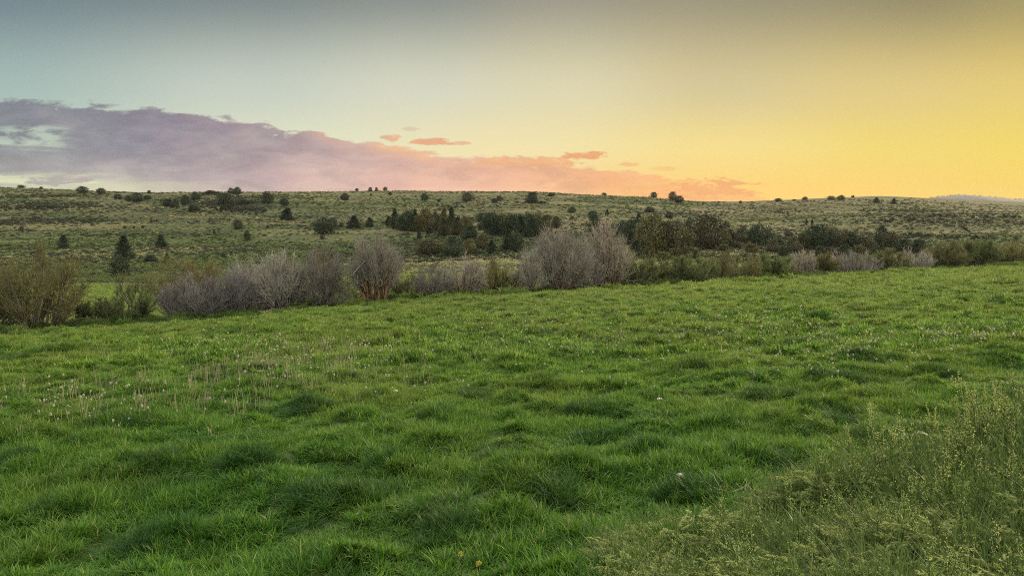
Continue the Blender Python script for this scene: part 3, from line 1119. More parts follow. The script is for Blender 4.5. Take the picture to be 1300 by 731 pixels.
# --- front row, left to right
willow('willow_tree', 'large olive brown willow tree with twisted dark trunk at far left of the meadow edge', WT, 48, 0.6, 118, 300, 1, STEM_GREY, TWIG_BROWN, LEAF_OLIVE, GW,
       stems=22, nb=16, nt=12, flare=0.9, base=1.1, low=0.06, nleaf=57000, leaf_low=0.12)
willow('willow_tree', 'olive willow tree cut by the left border of the photo', WT, -30, 2.0, 110, 298, 2, STEM_GREY, TWIG_BROWN, LEAF_GREEN, GW,
       stems=22, nb=16, nt=11, flare=0.8, base=1.0, low=0.06, nleaf=49400, leaf_low=0.1)
willow('willow_sapling', 'thin wispy green sapling above the low dark bush at left', WT, 172, 2.2, 62, 335, 3, STEM_GREY, TWIG_BROWN, LEAF_GREEN, GW,
       stems=7, nb=9, nt=9, flare=0.5, base=0.3, nleaf=5500, leaf_low=0.3)
willow(WB, 'low dark green bush at the meadow edge right of the wispy sapling trunk', 'bush', 163, 0.8, 90, 366, 4, STEM_GREY, TWIG_BROWN, LEAF_GREEN, GW,
       stems=22, nb=11, nt=10, flare=0.8, base=0.9, low=0.1, nleaf=22800, leaf_low=0.0, leaf_size=0.8)
willow(WB, 'yellow green leafy willow rising behind the left end of the grey thicket', WT, 236, 16, 110, 320, 5, STEM_GREY, TWIG_BROWN, LEAF_YELLOW, GW,
       stems=24, nb=12, nt=9, flare=0.6, base=0.8, nleaf=41800, leaf_low=0.1)
willow(WB, 'bare mauve grey bush with pale forked stem, leftmost of the leafless row', WT, 246, 0.8, 84, 340, 6, STEM_GREY, TWIG_MAUVE, None, GW,
       stems=44, nb=15, nt=12, flare=1.0, base=1.3, low=0.03)
willow(WB, 'dark purple rounded bare bush just right of the pale forked stem', WT, 290, 1.2, 56, 335, 7, STEM_GREY, TWIG_MAUVE, None, GW,
       stems=34, nb=14, nt=12, flare=0.95, base=0.9, low=0.05)
willow(WB, 'tall mauve bare willow behind the dark purple bush with upright tips', WT, 318, 4.0, 62, 312, 8, STEM_GREY, TWIG_MAUVE, None, GW,
       stems=32, nb=14, nt=12, flare=0.7, base=0.9, low=0.08)
willow(WB, 'bare grey willow with upright twigs over the bleached driftwood', WT, 354, 1.6, 54, 306, 9, STEM_GREY, TWIG, LEAF_BUD, GW,
       stems=34, nb=14, nt=12, flare=0.7, base=1.0, low=0.08, nleaf=3000)
willow(WB, 'broad bare grey willow with dark base left of the fan shaped willow', WT, 402, 1.4, 76, 305, 10, STEM_RED, TWIG, LEAF_BUD, GW,
       stems=44, nb=14, nt=12, flare=0.75, base=1.4, low=0.06, nleaf=4500)
willow(WB, 'tall fan shaped bare willow with reddish brown clustered trunks', WT, 477, 0.4, 78, 290, 11, STEM_RED, TWIG, LEAF_BUD, GW,
       stems=40, nb=14, nt=12, flare=0.42, base=0.9, low=0.26, nleaf=4000, dens_r=1.25)
willow(WB, 'low bare bush spreading from a dark base right of the fan shaped willow', WT, 548, 0.5, 62, 330, 12, STEM_GREY, TWIG, None, GW,
       stems=36, nb=14, nt=11, flare=0.9, base=0.5, low=0.08)
willow(WB, 'pinkish grey bare bush touching the low dark based bush on its right', WT, 589, 0.6, 62, 320, 13, STEM_RED, TWIG_PINK, None, GW,
       stems=30, nb=13, nt=11, flare=0.75, base=0.6, low=0.1)
willow(WB, 'small thin bare willow with leaning stems left of the biggest willow', WT, 676, 0.5, 54, 312, 14, STEM_RED, TWIG, LEAF_BUD, GW,
       stems=18, nb=13, nt=11, flare=0.45, base=0.35, nleaf=1200)
willow(WB, 'biggest bare willow in the middle with pale brown crown', WT, 712, 0.7, 80, 275, 15, STEM_RED, TWIG, LEAF_BUD, GW,
       stems=46, nb=15, nt=12, flare=0.62, base=1.3, low=0.12, nleaf=5000)
willow(WB, 'tall bare willow leaning right at the right end of the leafless row', WT, 770, 0.9, 54, 277, 16, STEM_RED, TWIG_PINK, LEAF_BUD, GW,
       stems=34, nb=14, nt=12, flare=0.5, base=1.0, nleaf=4000)
willow(WB, 'short dark bare bush in front of the two tallest middle willows', WT, 742, 0.3, 44, 312, 17, STEM_RED, TWIG_MAUVE, None, GW,
       stems=20, nb=12, nt=11, flare=0.6, base=0.8, low=0.12)
# --- second row
willow(WB, 'brownish olive willow filling the gap behind the fan shaped willow', WT, 522, 9, 70, 342, 18, STEM_GREY, TWIG_BROWN, LEAF_OLIVE, GW,
       stems=22, nb=12, nt=10, flare=0.6, base=0.8, nleaf=17100, leaf_low=0.1)
willow(WB, 'olive bush behind the gap between grey thicket and fan shaped willow', WT, 440, 8, 60, 352, 41, STEM_GREY, TWIG_BROWN, LEAF_GREEN, GW,
       stems=20, nb=11, nt=10, flare=0.6, base=0.8, nleaf=17100, leaf_low=0.05)
willow(WB, 'yellow olive willow behind the red dead branches', WT, 636, 9, 66, 328, 19, STEM_GREY, TWIG_BROWN, LEAF_YELLOW, GW,
       stems=24, nb=12, nt=10, flare=0.6, base=0.8, nleaf=22800, leaf_low=0.1)
willow(WB, 'rounded dull green willow right of the tallest bare willows', WT, 808, 1.6, 60, 322, 20, STEM_GREY, TWIG_BROWN, LEAF_GREEN, GW,
       stems=26, nb=12, nt=10, flare=0.7, base=0.8, low=0.1, nleaf=32300, leaf_low=0.05, leaf_size=1.1)
willow(WB, 'brighter green rounded willow with domed crown near the right half of the edge', WT, 872, 1.8, 70, 326, 21, STEM_GREY, TWIG_BROWN, LEAF_GREEN, GW,
       stems=28, nb=12, nt=10, flare=0.8, base=1.0, low=0.1, nleaf=41800, leaf_low=0.0, leaf_size=1.2)
willow(WB, 'grey green low willow right of the bright domed willow', WT, 932, 2.2, 66, 322, 22, STEM_GREY, TWIG_BROWN, LEAF_OLIVE, GW,
       stems=28, nb=12, nt=10, flare=0.8, base=1.0, low=0.1, nleaf=26600, leaf_low=0.0, leaf_size=1.2)
willow(WB, 'dark green willow left of the small pink bare bush', WT, 982, 2.2, 52, 325, 23, STEM_GREY, TWIG_BROWN, LEAF_GREEN, GW,
       stems=26, nb=12, nt=10, flare=0.8, base=1.0, low=0.1, nleaf=30400, leaf_low=0.0, leaf_size=1.3)
willow(WB, 'small pink mauve bare bush between two green willows', WT, 1022, 2.6, 36, 320, 24, STEM_RED, TWIG_PINK, None, GW,
       stems=26, nb=13, nt=10, flare=0.7, base=0.8, twig=1.2)
willow(WB, 'small olive willow left of the wide mauve dome', WT, 1047, 2.4, 30, 326, 25, STEM_GREY, TWIG_BROWN, LEAF_OLIVE, GW,
       stems=20, nb=12, nt=10, flare=0.7, base=0.8, nleaf=17100, leaf_low=0.0, leaf_size=1.3)
willow(WB, 'wide domed mauve bare willow in the right part of the edge', WT, 1080, 3.2, 62, 317, 26, STEM_RED, TWIG_MAUVE, LEAF_BUD, GW,
       stems=36, nb=14, nt=10, flare=0.8, base=1.4, twig=1.2, nleaf=4000, leaf_size=1.2)
willow(WB, 'greyish green scrub willow right of the wide mauve dome', WT, 1124, 3.4, 46, 318, 27, STEM_GREY, TWIG_BROWN, LEAF_OLIVE, GW,
       stems=24, nb=12, nt=10, flare=0.8, base=1.2, nleaf=17100, leaf_low=0.0, leaf_size=1.4, twig=1.3)
willow(WB, 'grey bare scrub with pale top near the right end of the edge', WT, 1160, 3.6, 48, 316, 28, STEM_GREY, TWIG, LEAF_BUD, GW,
       stems=26, nb=13, nt=10, flare=0.7, base=1.2, twig=1.5, nleaf=2500, leaf_size=1.3)
willow(WB, 'dull brown green willow at the left end of the right hand hedge', WT, 1202, 4.0, 50, 311, 29, STEM_GREY, TWIG_BROWN, LEAF_OLIVE, GW,
       stems=28, nb=12, nt=10, flare=0.7, base=1.2, nleaf=28500, leaf_low=0.0, leaf_size=1.5, twig=1.4)
willow(WB, 'tallest green willow of the right hand hedge with flat top', WT, 1242, 4.0, 56, 307, 30, STEM_GREY, TWIG_BROWN, LEAF_GREEN, GW,
       stems=30, nb=12, nt=10, flare=0.6, base=1.4, nleaf=38000, leaf_low=0.0, leaf_size=1.5, twig=1.4)
willow(WB, 'reddish brown willow at the right border of the photo', WT, 1288, 4.0, 48, 311, 31, STEM_GREY, TWIG_BROWN, LEAF_OLIVE, GW,
       stems=28, nb=12, nt=10, flare=0.7, base=1.2, nleaf=20900, leaf_low=0.0, leaf_size=1.5, twig=1.2)
willow(WB, 'olive willow just outside the right border of the hedge', WT, 1335, 4.0, 56, 308, 32, STEM_GREY, TWIG_BROWN, LEAF_OLIVE, GW,
       stems=26, nb=12, nt=10, flare=0.7, base=1.2, nleaf=22800, leaf_low=0.0, leaf_size=1.5, twig=1.4)

for a in ((118, 3.0, 60, 380, 51, 'dull green low willow between the far left willow tree and the wispy sapling', LEAF_GREEN),
          (350, 9.0, 80, 330, 52, 'olive leafy willow behind the driftwood, mostly hidden by bare grey willows', LEAF_OLIVE),
          (600, 8.0, 70, 338, 53, 'olive brown leafy willow behind the pinkish bare bush', LEAF_OLIVE),
          (838, 6.0, 50, 339, 54, 'small dark olive willow between the two rounded green willows', LEAF_OLIVE),
          (905, 7.0, 60, 336, 55, 'green willow filling the gap right of the bright domed willow', LEAF_GREEN),
          (958, 7.0, 56, 333, 56, 'olive willow filling the gap left of the dark green willow', LEAF_OLIVE),
          (1100, 9.0, 46, 328, 57, 'green scrub willow at the right foot of the wide mauve dome', LEAF_GREEN),
          (1180, 9.0, 50, 318, 58, 'olive scrub willow left of the right hand hedge', LEAF_OLIVE),
          (1222, 10.0, 50, 310, 59, 'green willow in the middle of the right hand hedge', LEAF_GREEN),
          (1266, 10.0, 50, 311, 60, 'olive willow between the tallest hedge willow and the reddish one', LEAF_OLIVE)):
    willow(WB, a[5], WT, a[0], a[1], a[2], a[3], a[4], STEM_GREY, TWIG_BROWN, a[6], GW, stems=26, nb=12, nt=10, flare=0.8, base=1.2, low=0.04,
           nleaf=24000, leaf_low=0.0, leaf_size=1.3, twig=1.2)

# ------------------------------------------------------------------ junipers


def crown_points(rng, n, style):
    t = rng.random(n) ** (1.25 if style != 'round' else 0.9)
    if style == 'cone':
        r = 0.5 * (1 - t) ** 0.75 * (0.55 + 0.45 * np.minimum(1, t * 7))
    elif style == 'oval':
        r = 0.5 * np.sqrt(np.clip(1 - ((t - 0.38) / 0.63) ** 2, 0.02, 1))
    else:
        r = 0.5 * np.sqrt(np.clip(1 - ((t - 0.45) / 0.56) ** 2, 0.02, 1))
    return t, r


def juniper_kind(seed, style):
    """trunk and crown meshes of a unit juniper: 1 m tall, 1 m wide"""
    rng = np.random.default_rng(seed)
    mc, mt = MB(), MB()
    # leaf clumps gathered round limbs, so the outline is ragged and gaps stay open
    nl = 46
    t, r = crown_points(rng, nl, style)
    az = rng.random(nl) * 2 * np.pi
    rr = r * (0.45 + 0.62 * rng.random(nl))
    cx, cy_, cz = rr * np.cos(az), rr * np.sin(az), 0.06 + 0.93 * t
    P0 = np.stack([np.zeros(nl), np.zeros(nl), np.clip(cz - 0.16, 0.03, 1)], -1)
    P2 = np.stack([cx, cy_, cz], -1)
    L = bez(P0, (P0 + P2) / 2 + np.array([0, 0, -0.03]), P2, 4, 0.008, rng)
    tubes(mt, L, np.full((nl, 1), 0.008) * np.linspace(1, 0.3, 4)[None, :], 3, rng.random(nl))
    tr = np.array([[[0, 0, -0.04], [0.012, 0.005, 0.2], [-0.008, 0.01, 0.5], [0.006, 0, 0.86]]])
    tubes(mt, tr, np.array([[0.036, 0.026, 0.016, 0.004]]), 6, 0.4)
    ntot = 3400
    c = rng.integers(0, nl, ntot)
    core = rng.random(ntot) < 0.38
    size = (0.075 + 0.06 * rng.random(nl)) * (0.6 + 0.5 * (1 - t) if style == 'cone' else 1.0)
    off = rng.normal(0, 1, (ntot, 3)) * np.array([0.62, 0.62, 0.62])
    ln = np.linalg.norm(off, axis=1, keepdims=True)
    off = off / np.maximum(ln, 1e-6) * np.minimum(ln, 1.5)
    p = P2[c] + off * size[c][:, None]
    tc_, rc_ = crown_points(rng, ntot, style)
    ac = rng.random(ntot) * 6.283
    rc_ = rc_ * np.sqrt(rng.random(ntot)) * 0.85
    p[core] = np.stack([rc_ * np.cos(ac), rc_ * np.sin(ac), 0.04 + 0.9 * tc_], -1)[core]
    p[:, 2] = np.clip(p[:, 2], 0.015, 1.02)
    dv = unit(off) * 0.6 + np.array([0, 0, 0.6]) + unit(P2[c] * np.array([1, 1, 0]) + 1e-6) * 0.4 + rng.normal(0, 0.3, (ntot, 3))
    tint = np.clip(0.25 + 0.5 * rng.random(nl)[c] + rng.normal(0, 0.15, ntot), 0, 1)
    leaves(mc, rng, p, dv, 0.055 + 0.035 * rng.random(ntot), 0.030 + 0.014 * rng.random(ntot), tint)
    return mt.mesh('trunk'), mc.mesh('crown')


JK = {}
for i, st in enumerate(('cone', 'cone', 'cone', 'oval', 'oval', 'oval', 'round', 'round', 'round')):
    JK.setdefault(st, []).append(juniper_kind(100 + i, st))
JM = {'d': JUN_DARK, 'o': JUN_OLIVE, 'b': JUN_BROWN}
PROTO = {}
_jr = np.random.default_rng(77)


def juniper(u, v, hpx, wpx, style, tone, label, group, cat='juniper', name='juniper_tree', y=None):
    X, Y = ray_ground(u, v) if y is None else ((u - 650) / F * y, y)
    big = 1.0 + 0.22 * min(1.0, max(0.0, (hpx - 12) / 8.0))
    h, w = hpx / F * Y * (1 + 0.35 * (big - 1)), wpx / F * Y * big * 1.08
    k = int(_jr.integers(0, 3))
    key = (style, k, tone)
    o = thing(name, label, cat, (X, Y, Hs(X, Y) - 0.02 * h), float(_jr.random() * 6.28), group, (w, w, h))
    if key not in PROTO:
        mt, mc = JK[style][k]
        mc = mc.copy()
        a = obj('trunk', mt, BARK, o)
        b = obj('crown', mc, JM[tone], o)
        PROTO[key] = (a, b)
    else:
        for src in PROTO[key]:
            c = src.copy()
            C.objects.link(c)
            c.parent = o
    return o


G1 = 'junipers scattered on the left hillside'
J1 = [  # left hillside: u, v of the foot, height px, width px
    (80, 317, 17, 14, 'cone', 'd', 'small dark conical juniper just right of the big left willow crown'),
    (157, 331, 29, 20, 'cone', 'd', 'tall dark pointed juniper alone on the left slope, upper of a close pair'),
    (153, 352, 26, 16, 'oval', 'd', 'narrow dark juniper touching the lower edge of the tall pointed one'),
    (204, 316, 17, 15, 'cone', 'd', 'dark juniper halfway between the tall pointed pair and the lone hillside shrubs'),
    (212, 332, 10, 8, 'cone', 'd', 'tiny conical juniper above the yellow green willow, right of the tall pair'),
    (191, 333, 9, 14, 'round', 'd', 'low dark round juniper left of the tiny conical one'),
    (302, 291, 11, 12, 'round', 'd', 'round grey green juniper alone in mid slope above the mauve bare willows'),
    (314, 305, 12, 8, 'oval', 'd', 'small upright dark juniper below the round mid slope one'),
    (272, 297, 6, 4, 'cone', 'd', 'very small dark juniper on open grass left of the round mid slope one'),
    (284, 328, 6, 7, 'round', 'd', 'tiny round juniper at the upper edge of the mauve bare bushes'),
    (365, 280, 15, 20, 'cone', 'd', 'broad dark juniper alone in open grass left of the sloping dark pair'),
    (411, 297, 20, 22, 'oval', 'd', 'large leaning dark juniper at the left of the row above the fan willow'),
    (423, 289, 12, 10, 'round', 'd', 'smaller dark juniper pressed against the large leaning one'),
    (433, 289, 6, 5, 'round', 'd', 'tiny dark shrub between the leaning juniper and the broad cone'),
    (449, 290, 15, 19, 'cone', 'd', 'broad conical juniper second in the row above the fan willow'),
    (469, 289, 13, 13, 'cone', 'd', 'neat conical juniper third in the row above the fan willow'),
    (409, 304, 6, 6, 'round', 'b', 'small brownish shrub under the large leaning juniper'),
    (532, 303, 11, 7, 'cone', 'd', 'small lone juniper below the left grove on pale sage'),
    (158, 290, 3, 3, 'round', 'd', 'left dot of three black shrubs in a row on the left slope'),
    (170, 290, 3, 3, 'round', 'd', 'middle dot of three black shrubs in a row on the left slope'),
    (181, 290, 4, 3, 'round', 'd', 'right dot of three black shrubs in a row on the left slope'),
    (192, 283, 6, 3, 'oval', 'd', 'thin dark upright shrub just above the three black dots'),
    (27, 293, 6, 5, 'round', 'b', 'little brown shrub above the crown of the far left willow'),
    (340, 290, 4, 4, 'round', 'd', 'tiny dark shrub below the broad lone juniper'),
]
for a in J1:
    juniper(*a[:6], a[6], G1)
G2 = 'trees along the skyline'
J2 = [
    (27, 239, 4, 8, 'round', 'd', 'leftmost tiny bush on the skyline'),
    (52, 240, 3, 4, 'round', 'd', 'tiny knob on the skyline left of the twin round bushes'),
    (105, 245, 8, 13, 'round', 'd', 'left of twin round dark bushes on the left skyline'),
    (128, 246, 7, 10, 'round', 'd', 'right of twin round dark bushes on the left skyline'),
    (189, 246, 4, 5, 'round', 'd', 'small round bush on the skyline above the ravine mouth'),
    (293, 246, 7, 7, 'round', 'b', 'small reddish tree beside the bigger skyline tree over the ravine'),
    (301, 247, 9, 11, 'round', 'd', 'bigger dark skyline tree over the ravine'),
    (453, 243, 4, 4, 'round', 'b', 'faint small tree on the skyline, first of four above the bare grey willows'),
    (470, 243, 5, 5, 'round', 'b', 'second of four small skyline trees, rounded'),
    (478, 243, 5, 4, 'round', 'b', 'third of four small skyline trees, narrow'),
    (489, 242, 5, 5, 'round', 'b', 'thin pale tree, last of four small skyline trees'),
    (767, 248, 4, 6, 'round', 'b', 'tiny square bush on the skyline over the tallest bare willows'),
    (830, 251, 7, 9, 'round', 'b', 'small round tree on the sloping skyline against the orange cloud'),
    (854, 255, 11, 10, 'round', 'b', 'upright reddish tree of a pair against the orange cloud'),
    (862, 257, 8, 12, 'round', 'd', 'lower dark tree of a pair against the orange cloud'),
    (940, 259, 4, 4, 'round', 'o', 'lone speck of a tree at the skyline dip'),
    (988, 256, 4, 9, 'round', 'o', 'flat olive bush on the skyline right of the dip'),
    (1008, 255, 2, 5, 'round', 'o', 'very low bush on the skyline between two olive ones'),
    (1022, 254, 4, 7, 'round', 'o', 'small olive bush on the right skyline, second from the dip'),
    (1055, 254, 5, 10, 'round', 'o', 'left of two touching olive bushes on the right skyline'),
    (1068, 254, 6, 10, 'round', 'o', 'right of two touching olive bushes on the right skyline'),
    (1083, 251, 3, 4, 'round', 'o', 'small bush on the skyline right of the touching olive pair'),
    (1113, 258, 7, 9, 'cone', 'd', 'dark cone just under the right skyline, left of two'),
    (1135, 259, 7, 8, 'cone', 'd', 'dark cone just under the right skyline, right of two beside the far hill'),
]
for a in J2:
    juniper(*a[:6], a[6], G2)
G3 = 'junipers on the upper hillside below the skyline'
J3 = [
    (150, 253, 6, 10, 'round', 'd', 'dark bush at the left start of the ravine line'),
    (163, 255, 7, 9, 'round', 'd', 'dark bush second from the left on the ravine line'),
    (174, 256, 11, 14, 'round', 'd', 'large round dark bush on the ravine line under the left skyline'),
    (187, 253, 5, 9, 'round', 'd', 'low bush right of the large round one on the ravine line'),
    (213, 262, 9, 14, 'round', 'd', 'dark shrub inside the ravine at its left'),
    (222, 264, 11, 9, 'oval', 'd', 'tall dark juniper inside the ravine'),
    (235, 260, 12, 12, 'round', 'd', 'dark juniper on the far wall of the ravine'),
    (248, 254, 10, 11, 'round', 'd', 'round dark juniper at the top of the ravine wall'),
    (246, 268, 8, 14, 'round', 'd', 'low dark brush at the ravine foot'),
    (268, 246, 4, 18, 'round', 'b', 'long low brown brush on the rim of the ravine'),
    (286, 259, 13, 20, 'round', 'd', 'wide dark juniper under the bigger skyline tree'),
    (309, 260, 7, 12, 'round', 'd', 'low dark brush right of the wide juniper under the skyline tree'),
    (339, 259, 14, 14, 'round', 'd', 'dark juniper with dome top right of the ravine'),
    (361, 261, 9, 12, 'round', 'd', 'low dark juniper right of the dome topped one'),
    (438, 254, 8, 11, 'round', 'd', 'small dark juniper alone under the skyline above the grey thicket'),
    (471, 249, 3, 3, 'round', 'd', 'dot of a bush just below the four skyline trees'),
    (495, 248, 4, 5, 'round', 'd', 'small bush below the skyline right of the four trees'),
    (539, 255, 9, 9, 'round', 'd', 'small dark juniper under the skyline above the left grove'),
    (557, 256, 3, 4, 'round', 'd', 'tiny bush right of the small juniper above the left grove'),
    (594, 256, 11, 15, 'round', 'b', 'pale brown rounded tree under the skyline above the right end of the left grove'),
    (628, 258, 6, 9, 'round', 'd', 'left bush of a touching pair under the middle skyline'),
    (634, 255, 6, 9, 'round', 'b', 'right bush of a touching pair under the middle skyline'),
    (675, 259, 14, 16, 'round', 'd', 'stacked dark tree under the middle skyline above the second grove'),
    (687, 259, 3, 14, 'round', 'd', 'flat dark brush at the foot of the stacked tree'),
    (700, 249, 4, 9, 'round', 'd', 'low dark bush right of the stacked tree near the skyline'),
    (825, 269, 6, 12, 'round', 'd', 'flat rounded green bush on open grass under the orange cloud trees'),
    (771, 274, 8, 7, 'cone', 'd', 'small juniper above the crown of the tallest bare willow'),
    (726, 270, 7, 9, 'round', 'd', 'dark bush peeping above the middle bare willow crown'),
    (752, 276, 8, 12, 'round', 'd', 'dark low brush between the two bare willow crowns'),
    (811, 283, 12, 12, 'cone', 'd', 'dark pointed juniper above the right grove'),
    (850, 277, 8, 10, 'round', 'd', 'small dark bush at the upper edge of the right grove'),
    (922, 289, 7, 9, 'round', 'd', 'small greyish bush above the gap right of the right grove'),
    (1024, 285, 6, 5, 'cone', 'd', 'left of two tiny dark cones on the right slope'),
    (1031, 285, 6, 4, 'cone', 'd', 'right of two tiny dark cones on the right slope'),
    (1005, 300, 5, 5, 'round', 'd', 'small dark bush in pale sage above the dark green willow'),
    (1154, 312, 5, 6, 'round', 'd', 'small round bush left of the dark juniper over the right hedge'),
    (1165, 321, 16, 16, 'round', 'd', 'dark juniper rising over the right hedge'),
    (1172, 310, 5, 5, 'round', 'd', 'tiny bush over the dark juniper by the right hedge'),
    (1290, 307, 6, 5, 'round', 'd', 'small dark bush above the right border willow'),
]
for a in J3:
    juniper(*a[:6], a[6], G3)
G4 = 'junipers of the left grove'
J4 = [
    (494, 287, 12, 12, 'cone', 'd', 'leftmost low tree of the left grove'),
    (501, 291, 24, 11, 'cone', 'd', 'slim tree with fine tip, second from left in the left grove'),
    (510, 292, 18, 13, 'cone', 'b', 'brownish lower tree third from left in the left grove'),
    (517, 293, 25, 17, 'oval', 'd', 'tallest very dark tree in the left part of the left grove'),
    (527, 293, 24, 10, 'cone', 'd', 'narrow dark spire right of the very dark tree in the left grove'),
    (533, 294, 20, 14, 'oval', 'o', 'olive tree in the middle front of the left grove'),
    (541, 292, 26, 15, 'oval', 'o', 'tall olive tree at the centre of the left grove'),
    (551, 294, 22, 15, 'oval', 'b', 'brownish tree right of the tall olive one in the left grove'),
    (545, 297, 9, 11, 'round', 'd', 'small grey green rounded tree at the front of the left grove'),
    (564, 291, 25, 11, 'cone', 'o', 'olive spire behind the front cone of the left grove'),
    (563, 299, 21, 19, 'cone', 'b', 'broad brown edged cone at the front of the left grove'),
    (573, 293, 28, 14, 'cone', 'd', 'tallest dark pointed tree of the left grove'),
    (581, 298, 20, 17, 'cone', 'b', 'brown green cone right of the tallest tree in the left grove'),
    (590, 296, 19, 15, 'oval', 'o', 'olive tree near the right end of the left grove'),
    (597, 304, 16, 18, 'round', 'd', 'dark round tree at the right foot of the left grove'),
]
for a in J4:
    juniper(*a[:6], a[6], G4)
G5 = 'junipers of the middle grove'
J5 = [
    (612, 283, 12, 16, 'round', 'd', 'low dark tree standing apart between left and middle groves'),
    (611, 292, 9, 11, 'round', 'd', 'small dark tree under the one standing apart between the groves'),
    (626, 298, 27, 20, 'oval', 'd', 'big dark tree at the left end of the middle grove'),
    (638, 297, 25, 16, 'oval', 'o', 'olive crowned tree second in the middle grove'),
    (648, 300, 27, 18, 'oval', 'd', 'dark bulky tree third in the middle grove'),
    (660, 301, 26, 14, 'cone', 'd', 'pointed dark tree at the centre of the middle grove'),
    (670, 301, 29, 17, 'oval', 'd', 'tall dark tree left of the biggest willow crown in the middle grove'),
    (682, 300, 27, 18, 'oval', 'o', 'olive tree half hidden by the biggest bare willow'),
    (693, 300, 24, 14, 'round', 'o', 'olive tree mostly behind the biggest bare willow'),
    (646, 318, 24, 18, 'cone', 'd', 'dark lower tree under the middle grove'),
    (656, 320, 24, 14, 'oval', 'd', 'dark lower tree right of its twin under the middle grove'),
    (543, 325, 20, 22, 'oval', 'b', 'broad brown green tree above the low bare bushes, left of two'),
    (573, 327, 24, 21, 'oval', 'd', 'very dark double topped tree above the low bare bushes'),
    (560, 324, 15, 14, 'round', 'o', 'olive shrub between the brown green and very dark trees'),
    (598, 324, 19, 14, 'oval', 'o', 'olive grey tree right of the very dark double topped tree'),
    (624, 322, 16, 13, 'cone', 'd', 'dark small tree above the yellow olive willow'),
    (612, 317, 17, 18, 'round', 'b', 'greyish brown tree left of the dark small tree above the yellow olive willow'),
    (755, 306, 34, 14, 'oval', 'd', 'dark tall tree seen between the two bare crowns'),
    (706, 290, 14, 12, 'round', 'd', 'dark bush seen left of the biggest willow top'),
]
for a in J5:
    juniper(*a[:6], a[6], G5)
G6 = 'junipers of the right grove'
J6 = [
    (801, 312, 32, 18, 'oval', 'd', 'dark tree at the left end of the right grove'),
    (812, 316, 26, 16, 'oval', 'b', 'brown green tree second in the right grove'),
    (830, 322, 46, 34, 'oval', 'o', 'biggest olive crowned tree of the right grove'),
    (848, 322, 40, 24, 'oval', 'b', 'large brownish tree right of the biggest olive one'),
    (866, 319, 28, 22, 'oval', 'o', 'olive tree in the middle front of the right grove'),
    (882, 314, 34, 26, 'oval', 'd', 'dark green tree left of the big brown dome'),
    (898, 318, 40, 34, 'round', 'b', 'big brown dome at the right end of the right grove'),
    (808, 327, 20, 18, 'cone', 'd', 'dark small tree low at the left of the right grove'),
    (824, 331, 21, 17, 'cone', 'o', 'olive young tree at the front left of the right grove'),
    (884, 330, 13, 10, 'oval', 'd', 'small dark tree in front of the big brown dome'),
    (858, 330, 14, 16, 'round', 'o', 'low olive shrub at the front of the right grove'),
    (858, 293, 12, 16, 'round', 'b', 'brown shrub behind the gap in the right grove'),
    (942, 308, 18, 19, 'oval', 'b', 'brown rounded tree left of the big dark tree by itself'),
    (965, 313, 27, 22, 'oval', 'd', 'big dark tree by itself right of the right grove'),
    (930, 315, 10, 20, 'round', 'b', 'low brown shrub at the foot of the brown rounded tree'),
    (920, 320, 9, 18, 'round', 'o', 'low olive shrub right of the big brown dome'),
]
for a in J6:
    juniper(*a[:6], a[6], G6)
G7 = 'junipers on the right slope above the hedge'
J7 = [
    (1008, 322, 20, 14, 'oval', 'b', 'brownish tree left of the big right clump'),
    (1037, 317, 29, 28, 'round', 'd', 'big dark domed tree at the left of the right clump'),
    (1059, 317, 27, 24, 'oval', 'b', 'brown green tree in the middle of the right clump'),
    (1079, 317, 20, 22, 'round', 'd', 'lower dark tree right of the middle in the right clump'),
    (1100, 318, 16, 20, 'round', 'b', 'low brown tree between the two tall ones of the right clump'),
    (1118, 313, 24, 16, 'oval', 'd', 'upright dark tree at the right of the right clump'),
    (1131, 315, 20, 16, 'oval', 'b', 'brownish tree rightmost of the right clump'),
    (1040, 326, 14, 10, 'oval', 'd', 'small dark tree in front of the big dark domed tree'),
    (1027, 325, 10, 9, 'cone', 'd', 'tiny dark cone at the foot of the right clump'),
    (1110, 326, 10, 16, 'round', 'd', 'low dark brush in front of the right clump'),
    (990, 312, 9, 12, 'round', 'd', 'low dark bush between the lone dark tree and the right clump'),
    (1000, 300, 7, 8, 'round', 'b', 'small brown bush in the pale sage left of the right clump'),
]
for a in J7:
    juniper(*a[:6], a[6], G7)

J8 = [
    (792, 302, 20, 15, 'oval', 'd', 'dark tree just right of the bare willow that leans right'),
    (842, 333, 13, 17, 'round', 'o', 'low olive tree at the foot of the biggest olive crowned tree'),
    (873, 329, 16, 16, 'oval', 'b', 'brown low tree between the biggest olive tree and the big brown dome'),
    (912, 314, 22, 20, 'oval', 'o', 'olive tree touching the right side of the big brown dome'),
    (927, 306, 14, 16, 'round', 'd', 'dark low tree left of the brown rounded tree'),
    (955, 323, 14, 17, 'oval', 'o', 'olive low tree in front of the big dark tree by itself'),
    (981, 321, 16, 16, 'oval', 'b', 'brown low tree right of the big dark tree by itself'),
    (995, 327, 13, 14, 'round', 'd', 'dark low tree behind the dark green willow'),
    (1020, 317, 19, 16, 'oval', 'o', 'olive tree leaning on the left of the big dark domed tree'),
    (1052, 327, 13, 16, 'round', 'b', 'brown low tree behind the wide mauve dome at its left'),
    (1071, 326, 14, 18, 'round', 'd', 'dark low tree behind the wide mauve dome at its middle'),
    (1090, 325, 14, 16, 'oval', 'o', 'olive low tree behind the wide mauve dome at its right'),
    (1146, 320, 15, 18, 'round', 'd', 'dark rounded tree left of the juniper rising over the right hedge'),
]
for a in J8:
    juniper(*a[:6], a[6], 'low trees filling the tree belt at right')

# ------------------------------------------------------------------ sagebrush and rocks over the hillside


